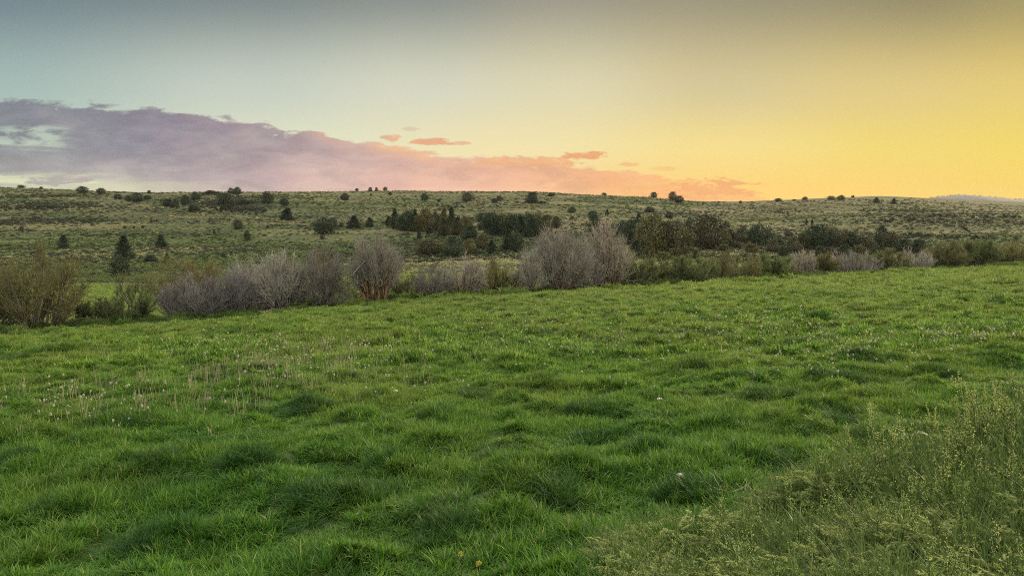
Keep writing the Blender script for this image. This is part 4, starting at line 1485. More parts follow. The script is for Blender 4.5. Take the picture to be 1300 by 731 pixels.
def sage_kind(seed, flat=0.62, n=150):
    rng = np.random.default_rng(seed)
    mb = MB()
    d = unit(rng.normal(size=(n, 3)))
    d[:, 2] = np.abs(d[:, 2])
    lob = 0.75 + 0.5 * vnoise(d[:, 0] * 2.2 + 9, d[:, 1] * 2.2 + d[:, 2] * 3, seed)
    p = d * (0.32 + 0.2 * rng.random(n))[:, None] * lob[:, None] * np.array([1, 1, flat * 1.6])
    leaves(mb, rng, p, d + rng.normal(0, 0.5, (n, 3)) + np.array([0, 0, 0.4]), 0.20 + 0.10 * rng.random(n), 0.11, np.clip(rng.normal(0.5, 0.25, n), 0, 1))
    return mb.mesh('sage')


def rock_kind(seed):
    rng = np.random.default_rng(seed)
    th = np.linspace(0, 2 * np.pi, 9)[:-1]
    mb = MB()
    V = []
    for z, r in ((-0.15, 0.5), (0.12, 0.52), (0.3, 0.38), (0.36, 0.12)):
        rr = r * (0.75 + 0.5 * rng.random(8))
        V.append(np.stack([rr * np.cos(th), rr * np.sin(th), z + rng.normal(0, 0.03, 8)], -1))
    idx = np.arange(32).reshape(4, 8)
    Fq = np.stack([idx[:-1], np.roll(idx, -1, 1)[:-1], np.roll(idx, -1, 1)[1:], idx[1:]], -1).reshape(-1, 4)
    mb.add(np.concatenate(V), Fq, 0.5)
    mb.add(V[3][[0, 1, 2, 3, 4, 5, 6, 7]], np.array([[0, 1, 2, 3], [0, 3, 4, 7], [4, 5, 6, 7]]), 0.5)
    return mb.mesh('rock')


def rock_mat(name, a, b):
    m, k = new_mat(name)
    geo = k.n.new('ShaderNodeNewGeometry')
    oi = k.n.new('ShaderNodeObjectInfo')
    n = k.noise(geo.outputs['Position'], 2.5, 4)
    col = k.mix(n, c4(a), c4(b))
    br = k.m('ADD', 0.6, k.m('MULTIPLY', oi.outputs['Random'], 0.8))
    col = k.mix(1.0, col, k.xyz(br, br, br), 'MULTIPLY')
    return finish(m, k, col, 0.9)


ROCK = rock_mat('rimrock', (0.06, 0.045, 0.035), (0.16, 0.12, 0.09))


def build_brush():
    rng = np.random.default_rng(9)
    kinds = [sage_kind(200 + i) for i in range(5)]
    dk = [sage_kind(210 + i, 0.7) for i in range(4)]
    for k_ in kinds:
        k_.materials.append(SAGE)
    for k_ in dk:
        k_.materials.append(SAGE_DARK)

    def cand(n, ya, yb, pw=1.0):
        u = -250 + 1800 * rng.random(n)
        Y = ya * (yb / ya) ** (rng.random(n) ** pw)
        X = (u - 650) / F * Y
        ok = s_of(X, Y) > 14
        return X[ok], Y[ok]
    P, S, I = [], [], []
    # grey sage everywhere, in drifts
    X, Y = cand(60000, 85, 760)
    dn = fbm(X * 0.02, Y * 0.028, 41, 3)
    Z = H(X, Y)
    strat = fbm(X * 0.006, Z * 0.42 + Y * 0.002, 43, 3)
    keep = rng.random(len(X)) < np.clip(sstep(dn, 0.46, 0.62) * 0.75 + sstep(strat, 0.52, 0.62) * 0.65 + 0.025, 0, 1) * (0.35 + 0.65 * sstep(Y, 140, 240)) * ((Y > 125) | (X > 0))
    X, Y, Z = X[keep], Y[keep], Z[keep]
    P.append(np.stack([X, Y, Z], -1))
    s = (0.3 + 0.75 * rng.random(len(X)) ** 2) * (0.75 + Y / 800)
    S.append(np.stack([s * (1 + 0.4 * rng.random(len(X))), s, s * 0.85], -1))
    I.append(rng.integers(0, 5, len(X)))
    # dark brush in bands along the benches
    X, Y = cand(46000, 150, 820)
    Z = H(X, Y)
    strat = fbm(X * 0.0075, Z * 0.5 + Y * 0.002, 44, 3)
    band = sstep(strat, 0.56, 0.64)
    dn = fbm(X * 0.03, Y * 0.04, 45, 2)
    keep = rng.random(len(X)) < np.clip(band * 0.8 * sstep(dn, 0.35, 0.6) + 0.035, 0, 1)
    X, Y, Z = X[keep], Y[keep], Z[keep]
    P.append(np.stack([X, Y, Z], -1))
    s = (0.55 + 0.9 * rng.random(len(X)) ** 2) * (0.7 + Y / 800)
    S.append(np.stack([s * 1.5, s, s * 0.75], -1))
    I.append(5 + rng.integers(0, 4, len(X)))
    # brush thickets: between the groves, along the ravine, the diagonal draw at the right
    for (u0, v0, ru, rv, n, kind) in ((800, 300, 130, 26, 1300, 1), (930, 310, 120, 20, 900, 1), (990, 312, 90, 14, 420, 0), (1090, 312, 110, 18, 900, 1), (620, 312, 110, 16, 600, 1), (560, 322, 60, 10, 250, 1), (590, 280, 90, 5, 160, 1),
                                      (880, 272, 60, 4, 160, 1), (680, 280, 70, 10, 200, 0), (540, 312, 60, 12, 240, 0), (100, 327, 60, 12, 220, 0),
                                      (60, 262, 90, 6, 700, 1), (70, 281, 60, 4, 420, 1), (10, 283, 30, 3, 160, 1), (60, 249, 90, 3, 260, 1), (1000, 268, 40, 3, 90, 1), (1190, 283, 140, 6, 520, 1), (1180, 273, 150, 5, 320, 0), (1250, 277, 80, 5, 220, 1),
                                      (1150, 300, 90, 4, 160, 1), (262, 256, 60, 7, 260, 1), (275, 257, 60, 7, 600, 0), (310, 262, 34, 7, 500, 0), (300, 266, 40, 5, 260, 1), (268, 247, 22, 1.5, 160, 1), (560, 262, 50, 4, 120, 1), (820, 270, 40, 3, 60, 1), (330, 250, 80, 3, 120, 1),
                                      (230, 320, 90, 10, 160, 0), (1150, 268, 60, 4, 160, 1), (1240, 300, 50, 6, 90, 0)):
        uu = u0 + rng.normal(0, ru * 0.5, n)
        vv = v0 + rng.normal(0, rv * 0.5, n)
        X, Y = ray_ground_many(uu, vv)
        ok = s_of(X, Y) > 10
        X, Y = X[ok], Y[ok]
        P.append(np.stack([X, Y, H(X, Y)], -1))
        s = (0.4 + 0.8 * rng.random(len(X)) ** 1.5) * (0.7 + Y / 700)
        S.append(np.stack([s * 1.25, s, s * 0.85], -1))
        I.append(5 + rng.integers(0, 4, len(X)) if kind else rng.integers(0, 5, len(X)))
    for t in np.linspace(0, 1, 60):
        X, Y = ray_ground(1219 + 26 * t ** 1.2 + rng.normal(0, 0.4), 285 + 19 * t)
        P.append(np.array([[X, Y, Hs(X, Y)]]))
        s = 0.8 + 0.5 * rng.random()
        S.append(np.array([[s, s, s * 0.6]]))
        I.append(np.array([5 + rng.integers(0, 4)]))
    P, S, I = np.concatenate(P), np.concatenate(S), np.concatenate(I)
    print('brush', len(P))
    scatter('sagebrush', P, rng.random(len(P)) * 6.283, S, I, kinds + dk, 'grey green sagebrush and dark brush dotted in bands over the far hillside', 'sagebrush')
    # bunch grass: small straw and green tufts over the whole slope
    bg = []
    for i, mt in enumerate((BUNCH, BUNCH, BUNCH_GREEN, BUNCH)):
        g = np.random.default_rng(260 + i)
        mb = MB()
        n = 46
        d = unit(g.normal(size=(n, 3)) * np.array([1, 1, 0.5]) + np.array([0, 0, 0.55]))
        d[:, 2] = np.abs(d[:, 2])
        leaves(mb, g, d * 0.10 * g.random((n, 1)), d, 0.42 + 0.3 * g.random(n), 0.15, g.random(n))
        mb_ = mb.mesh('bunch_grass')
        mb_.materials.append(mt)
        bg.append(mb_)
    u = -200 + 1700 * rng.random(125000)
    Y = 82 * (760 / 82.0) ** rng.random(125000)
    X = (u - 650) / F * Y
    dn = fbm(X * 0.05, Y * 0.07, 47, 3)
    ok = (s_of(X, Y) > 16) & ((Y > 114) | (X > 0)) & (rng.random(len(X)) < 0.25 + 0.75 * sstep(dn, 0.38, 0.58))
    X, Y = X[ok], Y[ok]
    Z = H(X, Y)
    bd = fbm(X * 0.004, Z * 0.30 + Y * 0.002, 49, 3)
    ok = rng.random(len(X)) < 0.30 + 0.70 * sstep(bd, 0.38, 0.56)
    X, Y, Z = X[ok], Y[ok], Z[ok]
    s = (0.55 + 0.75 * rng.random(len(X)) ** 2) * (0.50 + Y / 560)
    green = sstep(fbm(X * 0.012, Y * 0.016, 48, 2) + 0.25 * (1 - sstep(Z, -4.5, 5.0)), 0.42, 0.66)
    ii = np.where(rng.random(len(X)) < green, 2, rng.choice(np.array([0, 1, 3]), len(X)))
    print('bunch grass', len(X))
    scatter('bunch_grass', np.stack([X, Y, Z], -1), rng.random(len(X)) * 6.283, np.stack([s * 1.2, s * 1.2, s * 0.85], -1), ii, bg,
            'straw and green bunch grass tufts covering the far hillside', 'grass')
    # rimrock boulders
    rk = [rock_kind(230 + i) for i in range(4)]
    for k_ in rk:
        k_.materials.append(ROCK)
    X, Y = cand(16000, 240, 800)
    Z = H(X, Y)
    strat = fbm(X * 0.0075, Z * 0.5 + Y * 0.002, 44, 3)
    keep = rng.random(len(X)) < sstep(strat, 0.60, 0.66) * 0.7
    X, Y, Z = X[keep], Y[keep], Z[keep]
    s = (0.5 + 1.0 * rng.random(len(X)) ** 2) * (0.7 + Y / 800)
    print('rocks', len(X))
    scatter('rimrock_boulders', np.stack([X, Y, Z], -1), rng.random(len(X)) * 6.283, np.stack([s * 1.6, s, s * 0.8], -1), rng.integers(0, 4, len(X)), rk,
            'brown rimrock boulders lying in thin bands across the hillside', 'rocks')
    # woodland fringe on the far hill
    n = 420
    X = (1500 + 2100 * rng.random(n)) * FAR / 3600
    Y = (3540 + 80 * rng.random(n) + 25 * rng.normal(size=n)) * FAR / 3600
    Z = far_height(X, Y)
    s = 4 + 6 * rng.random(n)
    ck = [sage_kind(240 + i, 1.0, 60) for i in range(2)]
    for k_ in ck:
        k_.materials.append(JUN_DARK)
    scatter('far_woodland', np.stack([X, Y, Z], -1), rng.random(n) * 6.283, np.stack([s * 1.3, s * 1.3, s * 1.2], -1), rng.integers(0, 2, n), ck,
            'hazy line of far trees on the distant hill at right', 'woodland')


build_brush()

# ------------------------------------------------------------------ creek side herbs and the lush strip at the left edge
HERB = leaf_mat('lush_herb', (0.045, 0.085, 0.018), (0.13, 0.185, 0.045), (0.09, 0.12, 0.035), 0.4, 0.5, rnd=0.7)


def herb_kind(seed, n=260, tall=1.0):
    rng = np.random.default_rng(seed)
    mb = MB()
    d = unit(rng.normal(size=(n, 3)) * np.array([1, 1, 0.7]) + np.array([0, 0, 0.5]))
    d[:, 2] = np.abs(d[:, 2])
    p = d * (0.1 + 0.3 * rng.random(n))[:, None] * np.array([1, 1, tall])
    leaves(mb, rng, p, d + np.array([0, 0, 0.9]) + rng.normal(0, 0.3, (n, 3)), 0.16 + 0.14 * rng.random(n), 0.035, np.clip(rng.normal(0.5, 0.25, n), 0, 1))
    return mb.mesh('herb')


def build_herbs():
    rng = np.random.default_rng(12)
    kinds = [herb_kind(300 + i) for i in range(4)]
    for k_ in kinds:
        k_.materials.append(HERB)
    P, S, I = [], [], []

    def strip(n, xa, xb, sa, sb, z0, z1, thr):
        X = xa + (xb - xa) * rng.random(n)
        s = sa + (sb - sa) * rng.random(n)
        Y = E0 + SL * X + s
        ok = (Y > 8) & (fbm(X * 0.5, Y * 0.5, 51, 2) > thr)
        X, Y = X[ok], Y[ok]
        P.append(np.stack([X, Y, H(X, Y)], -1))
        k_ = z0 + (z1 - z0) * rng.random(len(X)) ** 1.5
        S.append(np.stack([k_ * 1.2, k_ * 1.2, k_], -1))
        I.append(rng.integers(0, 4, len(X)))
    strip(1300, -48, -14, -3.0, 2.0, 0.35, 1.25, 0.46)
    strip(420, -52, -24, -4.6, -0.5, 0.4, 1.1, 0.50)
    strip(900, -20, 25, -0.2, 1.6, 0.5, 1.1, 0.5)
    strip(900, 15, 95, -0.2, 2.0, 0.6, 1.3, 0.45)
    strip(1400, -60, 10, 3, 14, 0.8, 1.8, 0.5)
    P, S, I = np.concatenate(P), np.concatenate(S), np.concatenate(I)
    scatter('edge_herbs', P, rng.random(len(P)) * 6.283, S, I, kinds, 'lush green herbs and weeds along the far edge of the meadow', 'weeds')
    # grass of the low pasture beyond the creek
    src = [grass_patch(rng, 420, 1.3, 0.12, 0.3, 0.02, 0.7, 3).mesh('pasture') for _ in range(3)]
    for k_ in src:
        k_.materials.append(GRASS)
    X = -85 + 115 * rng.random(9000)
    Y = 48 + 62 * rng.random(9000)
    s = s_of(X, Y)
    ok = (s > 1.0) & (np.abs(X) < 0.8 * Y + 6)
    X, Y = X[ok], Y[ok]
    k_ = 0.8 + 0.4 * rng.random(len(X))
    scatter('creek_grass', np.stack([X, Y, H(X, Y)], -1), rng.random(len(X)) * 6.283, np.stack([k_, k_, k_ * (0.7 + 0.6 * rng.random(len(X)))], -1),
            rng.integers(0, 3, len(X)), src, 'bright green pasture grass on the low ground beyond the willows', 'grass')


build_herbs()
#%%PART3
# ------------------------------------------------------------------ the weedy bank at the right
WEED = leaf_mat('weed_leaf', (0.022, 0.052, 0.011), (0.140, 0.205, 0.046), (0.090, 0.130, 0.034), 0.42, 1.2)
WEED_SEED = leaf_mat('weed_seed', (0.16, 0.205, 0.056), (0.42, 0.46, 0.16), (0.27, 0.31, 0.10), 0.45, 1.2)
STRAW = leaf_mat('straw', (0.26, 0.24, 0.13), (0.44, 0.40, 0.26), (0.32, 0.28, 0.16), 0.3, 1.2)
FLUFF = leaf_mat('dandelion_fluff', (0.46, 0.44, 0.33), (0.66, 0.62, 0.49), (0.55, 0.52, 0.40), 0.4, 1.0, rnd=0.15)
YELLOW = leaf_mat('yellow_petal', (0.36, 0.29, 0.04), (0.52, 0.44, 0.08), (0.45, 0.37, 0.05), 0.3, 1.0)
PALELEAF = leaf_mat('pale_downy_leaf', (0.16, 0.20, 0.10), (0.30, 0.33, 0.19), (0.24, 0.27, 0.15), 0.35, 3.0)


def weed_parts(seed, hgt=0.7, nst=3, spread=0.10, nleaf=130, nbr=9, seedn=26, leaf=1.0, thick=1.0):
    """stems, leaves and seed heads of a branching pepperweed"""
    rng = np.random.default_rng(seed)
    ms, ml, mh = MB(), MB(), MB()
    az = rng.random(nst) * 6.283
    hh = hgt * (0.65 + 0.4 * rng.random(nst))
    b = np.stack([spread * 0.4 * np.cos(az), spread * 0.4 * np.sin(az), np.full(nst, -0.03)], -1)
    t = b + np.stack([np.cos(az) * spread * (0.5 + rng.random(nst)), np.sin(az) * spread * (0.5 + rng.random(nst)), hh], -1)
    S = bez(b, (b + t) / 2 + rng.normal(0, 0.02, (nst, 3)), t, 7, 0.008, rng)
    tubes(ms, S, np.full((nst, 1), 0.0032 * thick) * np.linspace(1, 0.4, 7)[None, :], 4, 0.5)
    i = np.repeat(np.arange(nst), nbr)
    n = len(i)
    u = 0.40 + 0.58 * rng.random(n)
    p, tg = along(S, i, u)
    dr = unit(tg + rng.normal(0, 0.36, (n, 3)) + np.array([0, 0, 0.5]))
    ln = hgt * (0.12 + 0.18 * rng.random(n)) * (0.6 + 0.4 * u)
    B = bez(p, p + dr * ln[:, None] * 0.5, p + dr * ln[:, None] + np.array([0, 0, 0.3]) * ln[:, None], 5, 0.003, rng)
    tubes(ms, B, np.full((n, 1), 0.0020) * np.linspace(1, 0.5, 5)[None, :], 3, 0.6)
    q = rng.integers(0, nst, nleaf)
    p, tg = along(S, q, 0.03 + 0.85 * rng.random(nleaf))
    a2 = rng.random(nleaf) * 6.283
    dv = np.stack([np.cos(a2), np.sin(a2), 0.7 + 0.9 * rng.random(nleaf)], -1)
    leaves(ml, rng, p, dv, (0.030 + 0.045 * rng.random(nleaf)) * leaf, (0.009 + 0.006 * rng.random(nleaf)) * leaf, rng.random(nleaf))
    q = np.repeat(np.arange(n), seedn)
    p, tg = along(B, q, 0.35 + 0.65 * rng.random(len(q)))
    p = p + rng.normal(0, 0.004, p.shape)
    leaves(mh, rng, p, unit(rng.normal(size=p.shape)) * 0.8 + tg * 0.9, (0.012 + 0.010 * rng.random(len(q))) * (0.5 + 0.5 * thick), 0.007 * (0.5 + 0.5 * thick), rng.random(len(q)))
    return ms, ml, mh


def brome_parts(seed, hgt=0.5, nst=9, nbl=24):
    """drooping cheat grass: thin blades and nodding seed heads"""
    rng = np.random.default_rng(seed)
    ml, mh = MB(), MB()
    az = rng.random(nst) * 6.283
    hh = hgt * (0.7 + 0.4 * rng.random(nst))
    s = np.linspace(0, 1, 8)[None, :]
    out = 0.30 * hh[:, None] * (0.25 * s + 1.0 * s ** 3)
    up = hh[:, None] * (s * 1.12 - 0.34 * np.clip(s - 0.55, 0, 1) ** 1.2 * 3.2)
    P = np.stack([np.cos(az)[:, None] * out + rng.normal(0, 0.03, (nst, 1)), np.sin(az)[:, None] * out + rng.normal(0, 0.03, (nst, 1)), up], -1)
    tubes(mh, P, np.full((nst, 1), 0.0016) * np.linspace(1, 0.5, 8)[None, :], 3, 0.4)
    k_ = 30
    q = np.repeat(np.arange(nst), k_)
    p, tg = along(P, q, 0.70 + 0.30 * rng.random(len(q)))
    leaves(mh, rng, p, tg + rng.normal(0, 0.35, p.shape) + np.array([0, 0, -0.35]), 0.030 + 0.022 * rng.random(len(q)), 0.009, 0.3 + 0.7 * rng.random(len(q)))
    g = grass_patch(rng, nbl * 4, 0.12, 0.14, 0.38, 0.0042, 0.8)
    return mh, g


def join_mb(*parts):
    mb = MB()
    for p in parts:
        for v, f, t in zip(p.v, p.f, p.t):
            mb.v.append(v)
            mb.t.append(t)
            mb.f.append(f + mb.n - 0 if False else f)
        # re-index
    return mb


def multi(name, parts):
    """one mesh from several MBs, each with its own material"""
    V, Fq, T, M = [], [], [], []
    n = 0
    mats = []
    for mb, mat in parts:
        if not mb.v:
            continue
        v = np.concatenate(mb.v)
        f = np.concatenate(mb.f) + n
        V.append(v)
        Fq.append(f)
        T.append(np.concatenate(mb.t))
        M.append(np.full(len(f), len(mats), np.int32))
        mats.append(mat)
        n += len(v)
    me = new_mesh(name, np.concatenate(V), np.concatenate(Fq), {'tint': np.concatenate(T)})
    for m in mats:
        me.materials.append(m)
    mi = np.concatenate(M)
    if len(mi) == len(me.polygons):
        me.polygons.foreach_set('material_index', mi)
    return me


def bank_q(X, Y):
    return 6.5 + 0.53 * X - Y


def build_bank():
    rng = np.random.default_rng(21)
    weeds = []
    for i in range(7):
        ms, ml, mh = weed_parts(400 + i, 0.64, 4, 0.10, 70, 3, 13, 1.2)
        weeds.append(multi('weed', [(ms, WEED), (ml, WEED), (mh, WEED_SEED)]))
    bro = []
    for i in range(5):
        mh, g = brome_parts(420 + i, 0.46)
        bro.append(multi('brome', [(g, WEED), (mh, WEED_SEED)]))
    low = []
    for i in range(4):
        g = grass_patch(rng, 90, 0.13, 0.22, 0.62, 0.0032, 0.42, straw=0.10)
        low.append(multi('bank_grass', [(g, WEED)]))
    n = 30000
    X = -3.5 + 19 * rng.random(n)
    Y = 0.2 + 18 * rng.random(n)
    q = bank_q(X, Y) + 1.1 * (fbm(X * 0.9, Y * 0.9, 81, 2) - 0.5)
    vis = (np.abs(X) < 0.8 * Y + 6.0)
    ok = vis & (q > -0.15) & (q < 9) & (Y > 0.4) & (X > 0.75 - 0.05 * q + 0.5 * (fbm(Y * 1.3, X * 0.0, 91, 2) - 0.5))
    X, Y, q = X[ok], Y[ok], q[ok]
    n = len(X)
    # taller towards the right
    hs = np.interp(X, [-1, 0.5, 2.0, 4.0, 6.5, 12], [0.40, 0.48, 0.68, 1.02, 1.68, 1.95]) * sstep(q, -0.4, 0.8) * (0.72 + 0.5 * rng.random(n))
    hs = hs * (1 - 0.35 * sstep(q, 2.0, 5.0)) * (0.3 + 0.7 * sstep(Y, 1.5, 3.2))
    r = rng.random(n)
    pw = np.interp(X, [0, 1.5, 4], [0.08, 0.20, 0.34])
    pb = np.interp(X, [0, 1.5, 4, 8], [0.55, 0.45, 0.22, 0.14])
    idx = np.where(r < pw, rng.integers(0, 7, n), np.where(r < pw + pb, 7 + rng.integers(0, 5, n), 12 + rng.integers(0, 4, n)))
    keep = rng.random(n) < np.where(idx < 7, 0.62, 0.9)
    X, Y, hs, idx = X[keep], Y[keep], hs[keep], idx[keep]
    print('weeds', len(X))
    scatter('roadside_weeds', np.stack([X, Y, H(X, Y)], -1), rng.random(len(X)) * 6.283, np.stack([0.6 + 0.5 * hs, 0.6 + 0.5 * hs, hs], -1), idx, weeds + bro + low,
            'pale green seeding weeds and nodding cheat grass massed on the near bank at right', 'weeds', tilt=rng.normal(0, 0.10, (len(X), 2)))
    # the plants that stand clear of the mass
    for (u, vt, vb, lab, seed) in (
            (1268, 500, 566, 'tallest seeding weed on the bank, near the right border', 1), (1240, 518, 580, 'seeding weed with a forked top left of the tallest one', 2),
            (1212, 530, 588, 'branching weed with curled seed tips in the middle of the tall weeds', 3), (1190, 536, 592, 'slim weed left of the branching one with curled tips', 4),
            (1108, 538, 612, 'lone slender weed with knobbly seed head left of the pale large leaved plant', 5), (1074, 548, 622, 'lone straight weed with dense seed spike farthest left on the bank', 6),
            (1297, 508, 575, 'tall seeding weed cut by the right border', 7), (1226, 505, 585, 'thin weed reaching above its forked neighbour', 8)):
        Y = 6.8 + 0.53 * 6.0
        for _ in range(25):
            X = (u - 650) / F * Y
            Y = 6.2 + 0.53 * X
        zb = Hs(X, Y)
        h = (HOR - vt + 8) / F * Y - zb
        o = thing('tall_weed', lab, 'weed', (X, Y, zb), float(rng.random() * 6), 'tall weeds on the bank')
        slim = u < 1150
        ms, ml, mh = weed_parts(500 + seed, h * 1.05, 1 if slim else 2, 0.05, 60 if slim else 90, 9 if slim else 13, 34, 1.5, 1.7)
        obj('stem', ms.mesh('stem'), WEED, o)
        obj('leaves', ml.mesh('leaves'), WEED, o)
        obj('seed_head', mh.mesh('seed_head'), WEED_SEED, o)
    # pale large leaved plant
    u, v = 1150, 600
    Y = 9.5
    for _ in range(25):
        X = (u - 650) / F * Y
        Y = 6.0 + 0.53 * X
    zb = Hs(X, Y)
    ztop = (HOR - 543) / F * Y
    o = thing('broadleaf_plant', 'plant with large pale drooping leaves standing over the weeds of the bank', 'plant', (X, Y, zb))
    st = MB()
    hh = ztop - zb
    tubes(st, np.array([[[0, 0, -0.05], [0.01, 0, hh * 0.35], [0.0, 0.01, hh * 0.7], [0.02, 0, hh * 0.92]]]), np.array([[0.011, 0.009, 0.008, 0.005]]), 6, 0.5)
    obj('stem', st.mesh('stem'), PALELEAF, o)
    for j in range(11):
        a = -2.9 + j * 2.4
        L = 0.24 + 0.12 * rng.random()
        z0 = hh * (0.55 + 0.36 * (j / 10))
        s = np.linspace(0, 1, 8)
        path = np.stack([np.cos(a) * L * s, np.sin(a) * L * s, z0 + L * (0.75 * s - 0.95 * s ** 2.4)], -1)[None]
        wd = (0.030 * np.sin(np.pi * np.clip(s * 0.92 + 0.08, 0, 1)) ** 0.8)[None]
        lf = MB()
        ribbons(lf, path, wd, np.array([[-np.sin(a), np.cos(a), 0.25]]), 0.3 + 0.6 * rng.random())
        obj('leaf', lf.mesh('leaf'), PALELEAF, o)
    # curled dry stem
    X, Y = ray_ground(1090, 650)
    Y = 7.6
    X = (1078 - 650) / F * Y
    z0 = Hs(X, Y)
    z1 = (HOR - 628) / F * Y
    o = MB()
    kx = F / Y
    pts = [(0, z0), (0.0, z1 - 0.10), (0.004, z1 - 0.02), (4 / kx, z1 + 2 / kx), (12 / kx, z1 + 1 / kx), (19 / kx, z1), (25 / kx, z1 + 4 / kx), (29 / kx, z1 + 6 / kx)]
    tubes(o, np.array([[[a, 0.01 * i, b - z0] for i, (a, b) in enumerate(pts)]]), np.full((1, 8), 0.006), 5, 0.8)
    e = obj('curled_straw', o.mesh('curled_straw'), STRAW)
    e.location = (X, Y, z0)
    tag(e, 'pale dry stem curling sideways above the weeds of the bank', 'straw')


build_bank()

# ------------------------------------------------------------------ dandelion clocks, straw and small things in the meadow


def dandelion_kind(seed):
    rng = np.random.default_rng(seed)
    ms, mh = MB(), MB()
    h = 0.26
    b = rng.normal(0, 0.015, 2)
    tubes(ms, np.array([[[0, 0, -0.02], [b[0] * 0.4, b[1] * 0.4, h * 0.5], [b[0], b[1], h]]]), np.array([[0.003, 0.0026, 0.0022]]), 4, 0.5)
    n = 60
    d = unit(rng.normal(size=(n, 3)))
    c = np.array([b[0], b[1], h + 0.015])
    leaves(mh, rng, c + d * 0.004, d, 0.024, 0.018, rng.random(n))
    return multi('dandelion_clock', [(ms, WEED), (mh, FLUFF)])


def build_small():
    rng = np.random.default_rng(31)
    # where the photo shows the drifts of white dots: u, v, ru, rv, share
    drifts = ((390, 465, 110, 30, 3.2), (960, 425, 110, 18, 3.0), (1240, 437, 70, 10, 1.4), (130, 520, 120, 26, 1.6), (640, 420, 130, 22, 1.6), (1090, 452, 90, 16, 1.0),
              (780, 455, 120, 30, 1.0), (900, 395, 160, 14, 1.2), (300, 440, 120, 14, 0.8), (1150, 385, 140, 14, 0.6), (500, 500, 200, 30, 0.5), (1010, 470, 120, 18, 0.6))
    w = np.array([d[4] for d in drifts])
    n = 800
    k_ = rng.choice(len(drifts), n, p=w / w.sum())
    u = np.array([drifts[i][0] + rng.normal(0, drifts[i][2] * 0.6) for i in k_])
    v = np.array([drifts[i][1] + rng.normal(0, drifts[i][3] * 0.6) for i in k_])
    X, Y = ray_ground_many(u, v)
    ok = (s_of(X, Y) < -1) & (Y > 9)
    X, Y = X[ok], Y[ok]
    Z = H(X, Y)
    size = (0.75 + 0.7 * rng.random(len(X))) * np.interp(Y, [10, 24], [0.62, 1.0])
    order = np.argsort(-size / Y)
    kinds = [dandelion_kind(600 + i) for i in range(4)]
    lab = 'white round dandelion seed head on a thin stalk in the green meadow grass'
    for c, i in enumerate(order[:300]):
        o = bpy.data.objects.new('dandelion', kinds[c % 4])
        C.objects.link(o)
        o.location = (X[i], Y[i], Z[i])
        o.rotation_euler = (rng.normal(0, 0.1), rng.normal(0, 0.1), rng.random() * 6.28)
        s = size[i] * 0.9
        o.scale = (s * 0.85, s * 0.85, s * (1.0 if Y[i] > 24 else 1.25))
        tag(o, lab, 'dandelion', 'dandelion clocks scattered in the meadow')
    r = order[300:]
    scatter('dandelion_drift', np.stack([X[r], Y[r], Z[r]], -1), rng.random(len(r)) * 6.28, np.stack([size[r] * 1.1, size[r] * 1.1, size[r]], -1), rng.integers(0, 4, len(r)), kinds,
            'drifts of tiny far white dandelion heads in the meadow', 'dandelions')
    # thin straw stalks in drifts
    st = []
    for i in range(4):
        mb = MB()
        g = np.random.default_rng(640 + i)
        m = 7
        az = g.random(m) * 6.28
        b = np.stack([g.normal(0, 0.10, m), g.normal(0, 0.10, m), np.full(m, -0.02)], -1)
        t = b + np.stack([np.cos(az) * 0.06, np.sin(az) * 0.06, 0.26 + 0.16 * g.random(m)], -1)
        tubes(mb, bez(b, (b + t) / 2 + g.normal(0, 0.01, (m, 3)), t, 4, 0.003, g), np.full((m, 4), 0.0026), 3, g.random(m))
        st.append(mb.mesh('straw'))
        st[-1].materials.append(STRAW)
    dr2 = ((400, 462, 130, 34, 3.2), (110, 535, 120, 28, 0.6), (640, 430, 200, 30, 1.4), (950, 430, 140, 22, 1.4), (1200, 430, 120, 16, 0.6), (250, 490, 160, 30, 1.2))
    w = np.array([d[4] for d in dr2])
    n = 420
    k_ = rng.choice(len(dr2), n, p=w / w.sum())
    u = np.array([dr2[i][0] + rng.normal(0, dr2[i][2] * 0.6) for i in k_])
    v = np.array([dr2[i][1] + rng.normal(0, dr2[i][3] * 0.6) for i in k_])
    X, Y = ray_ground_many(u, v)
    ok = (s_of(X, Y) < -0.5) & (Y > 7)
    X, Y = X[ok], Y[ok]
    s = 0.7 + 0.6 * rng.random(len(X))
    scatter('straw_stalks', np.stack([X, Y, H(X, Y)], -1), rng.random(len(X)) * 6.28, np.stack([s, s, s], -1), rng.integers(0, 4, len(X)), st,
            'thin pale straw stalks standing in drifts among the meadow grass', 'dry stalks')
    # stand-alone dry stalk clusters
    for (u, v, h, lab) in ((18, 562, 24, 'tallest cluster of dry straw stalks near the left border of the meadow'), (36, 556, 16, 'short dry stalk cluster beside the tallest one at the left border'),
                           (262, 514, 20, 'pair of pale dry stalks left of the middle of the meadow'), (296, 516, 14, 'small dry stalks right of the pale pair'),
                           (267, 556, 16, 'two straw stubs below the pale pair of stalks'), (122, 510, 14, 'thin dry stalk cluster above the left dark tussock')):
        X, Y = ray_ground(u, v)
        mb = MB()
        m = 5
        H_ = h / F * Y
        b = np.stack([rng.normal(0, 0.07, m), rng.normal(0, 0.07, m), np.full(m, -0.02)], -1)
        t = b + np.stack([rng.normal(0, 0.05, m), rng.normal(0, 0.05, m), H_ * (0.7 + 0.5 * rng.random(m))], -1)
        tubes(mb, bez(b, (b + t) / 2, t, 4, 0.004, rng), np.full((m, 4), 0.0055) * np.linspace(1, 0.5, 4)[None], 4, rng.random(m))
        o = obj('dry_stalks', mb.mesh('dry_stalks'), STRAW)
        o.location = (X, Y, Hs(X, Y))
        tag(o, lab, 'dry stalks', 'dry stalk clusters in the meadow')
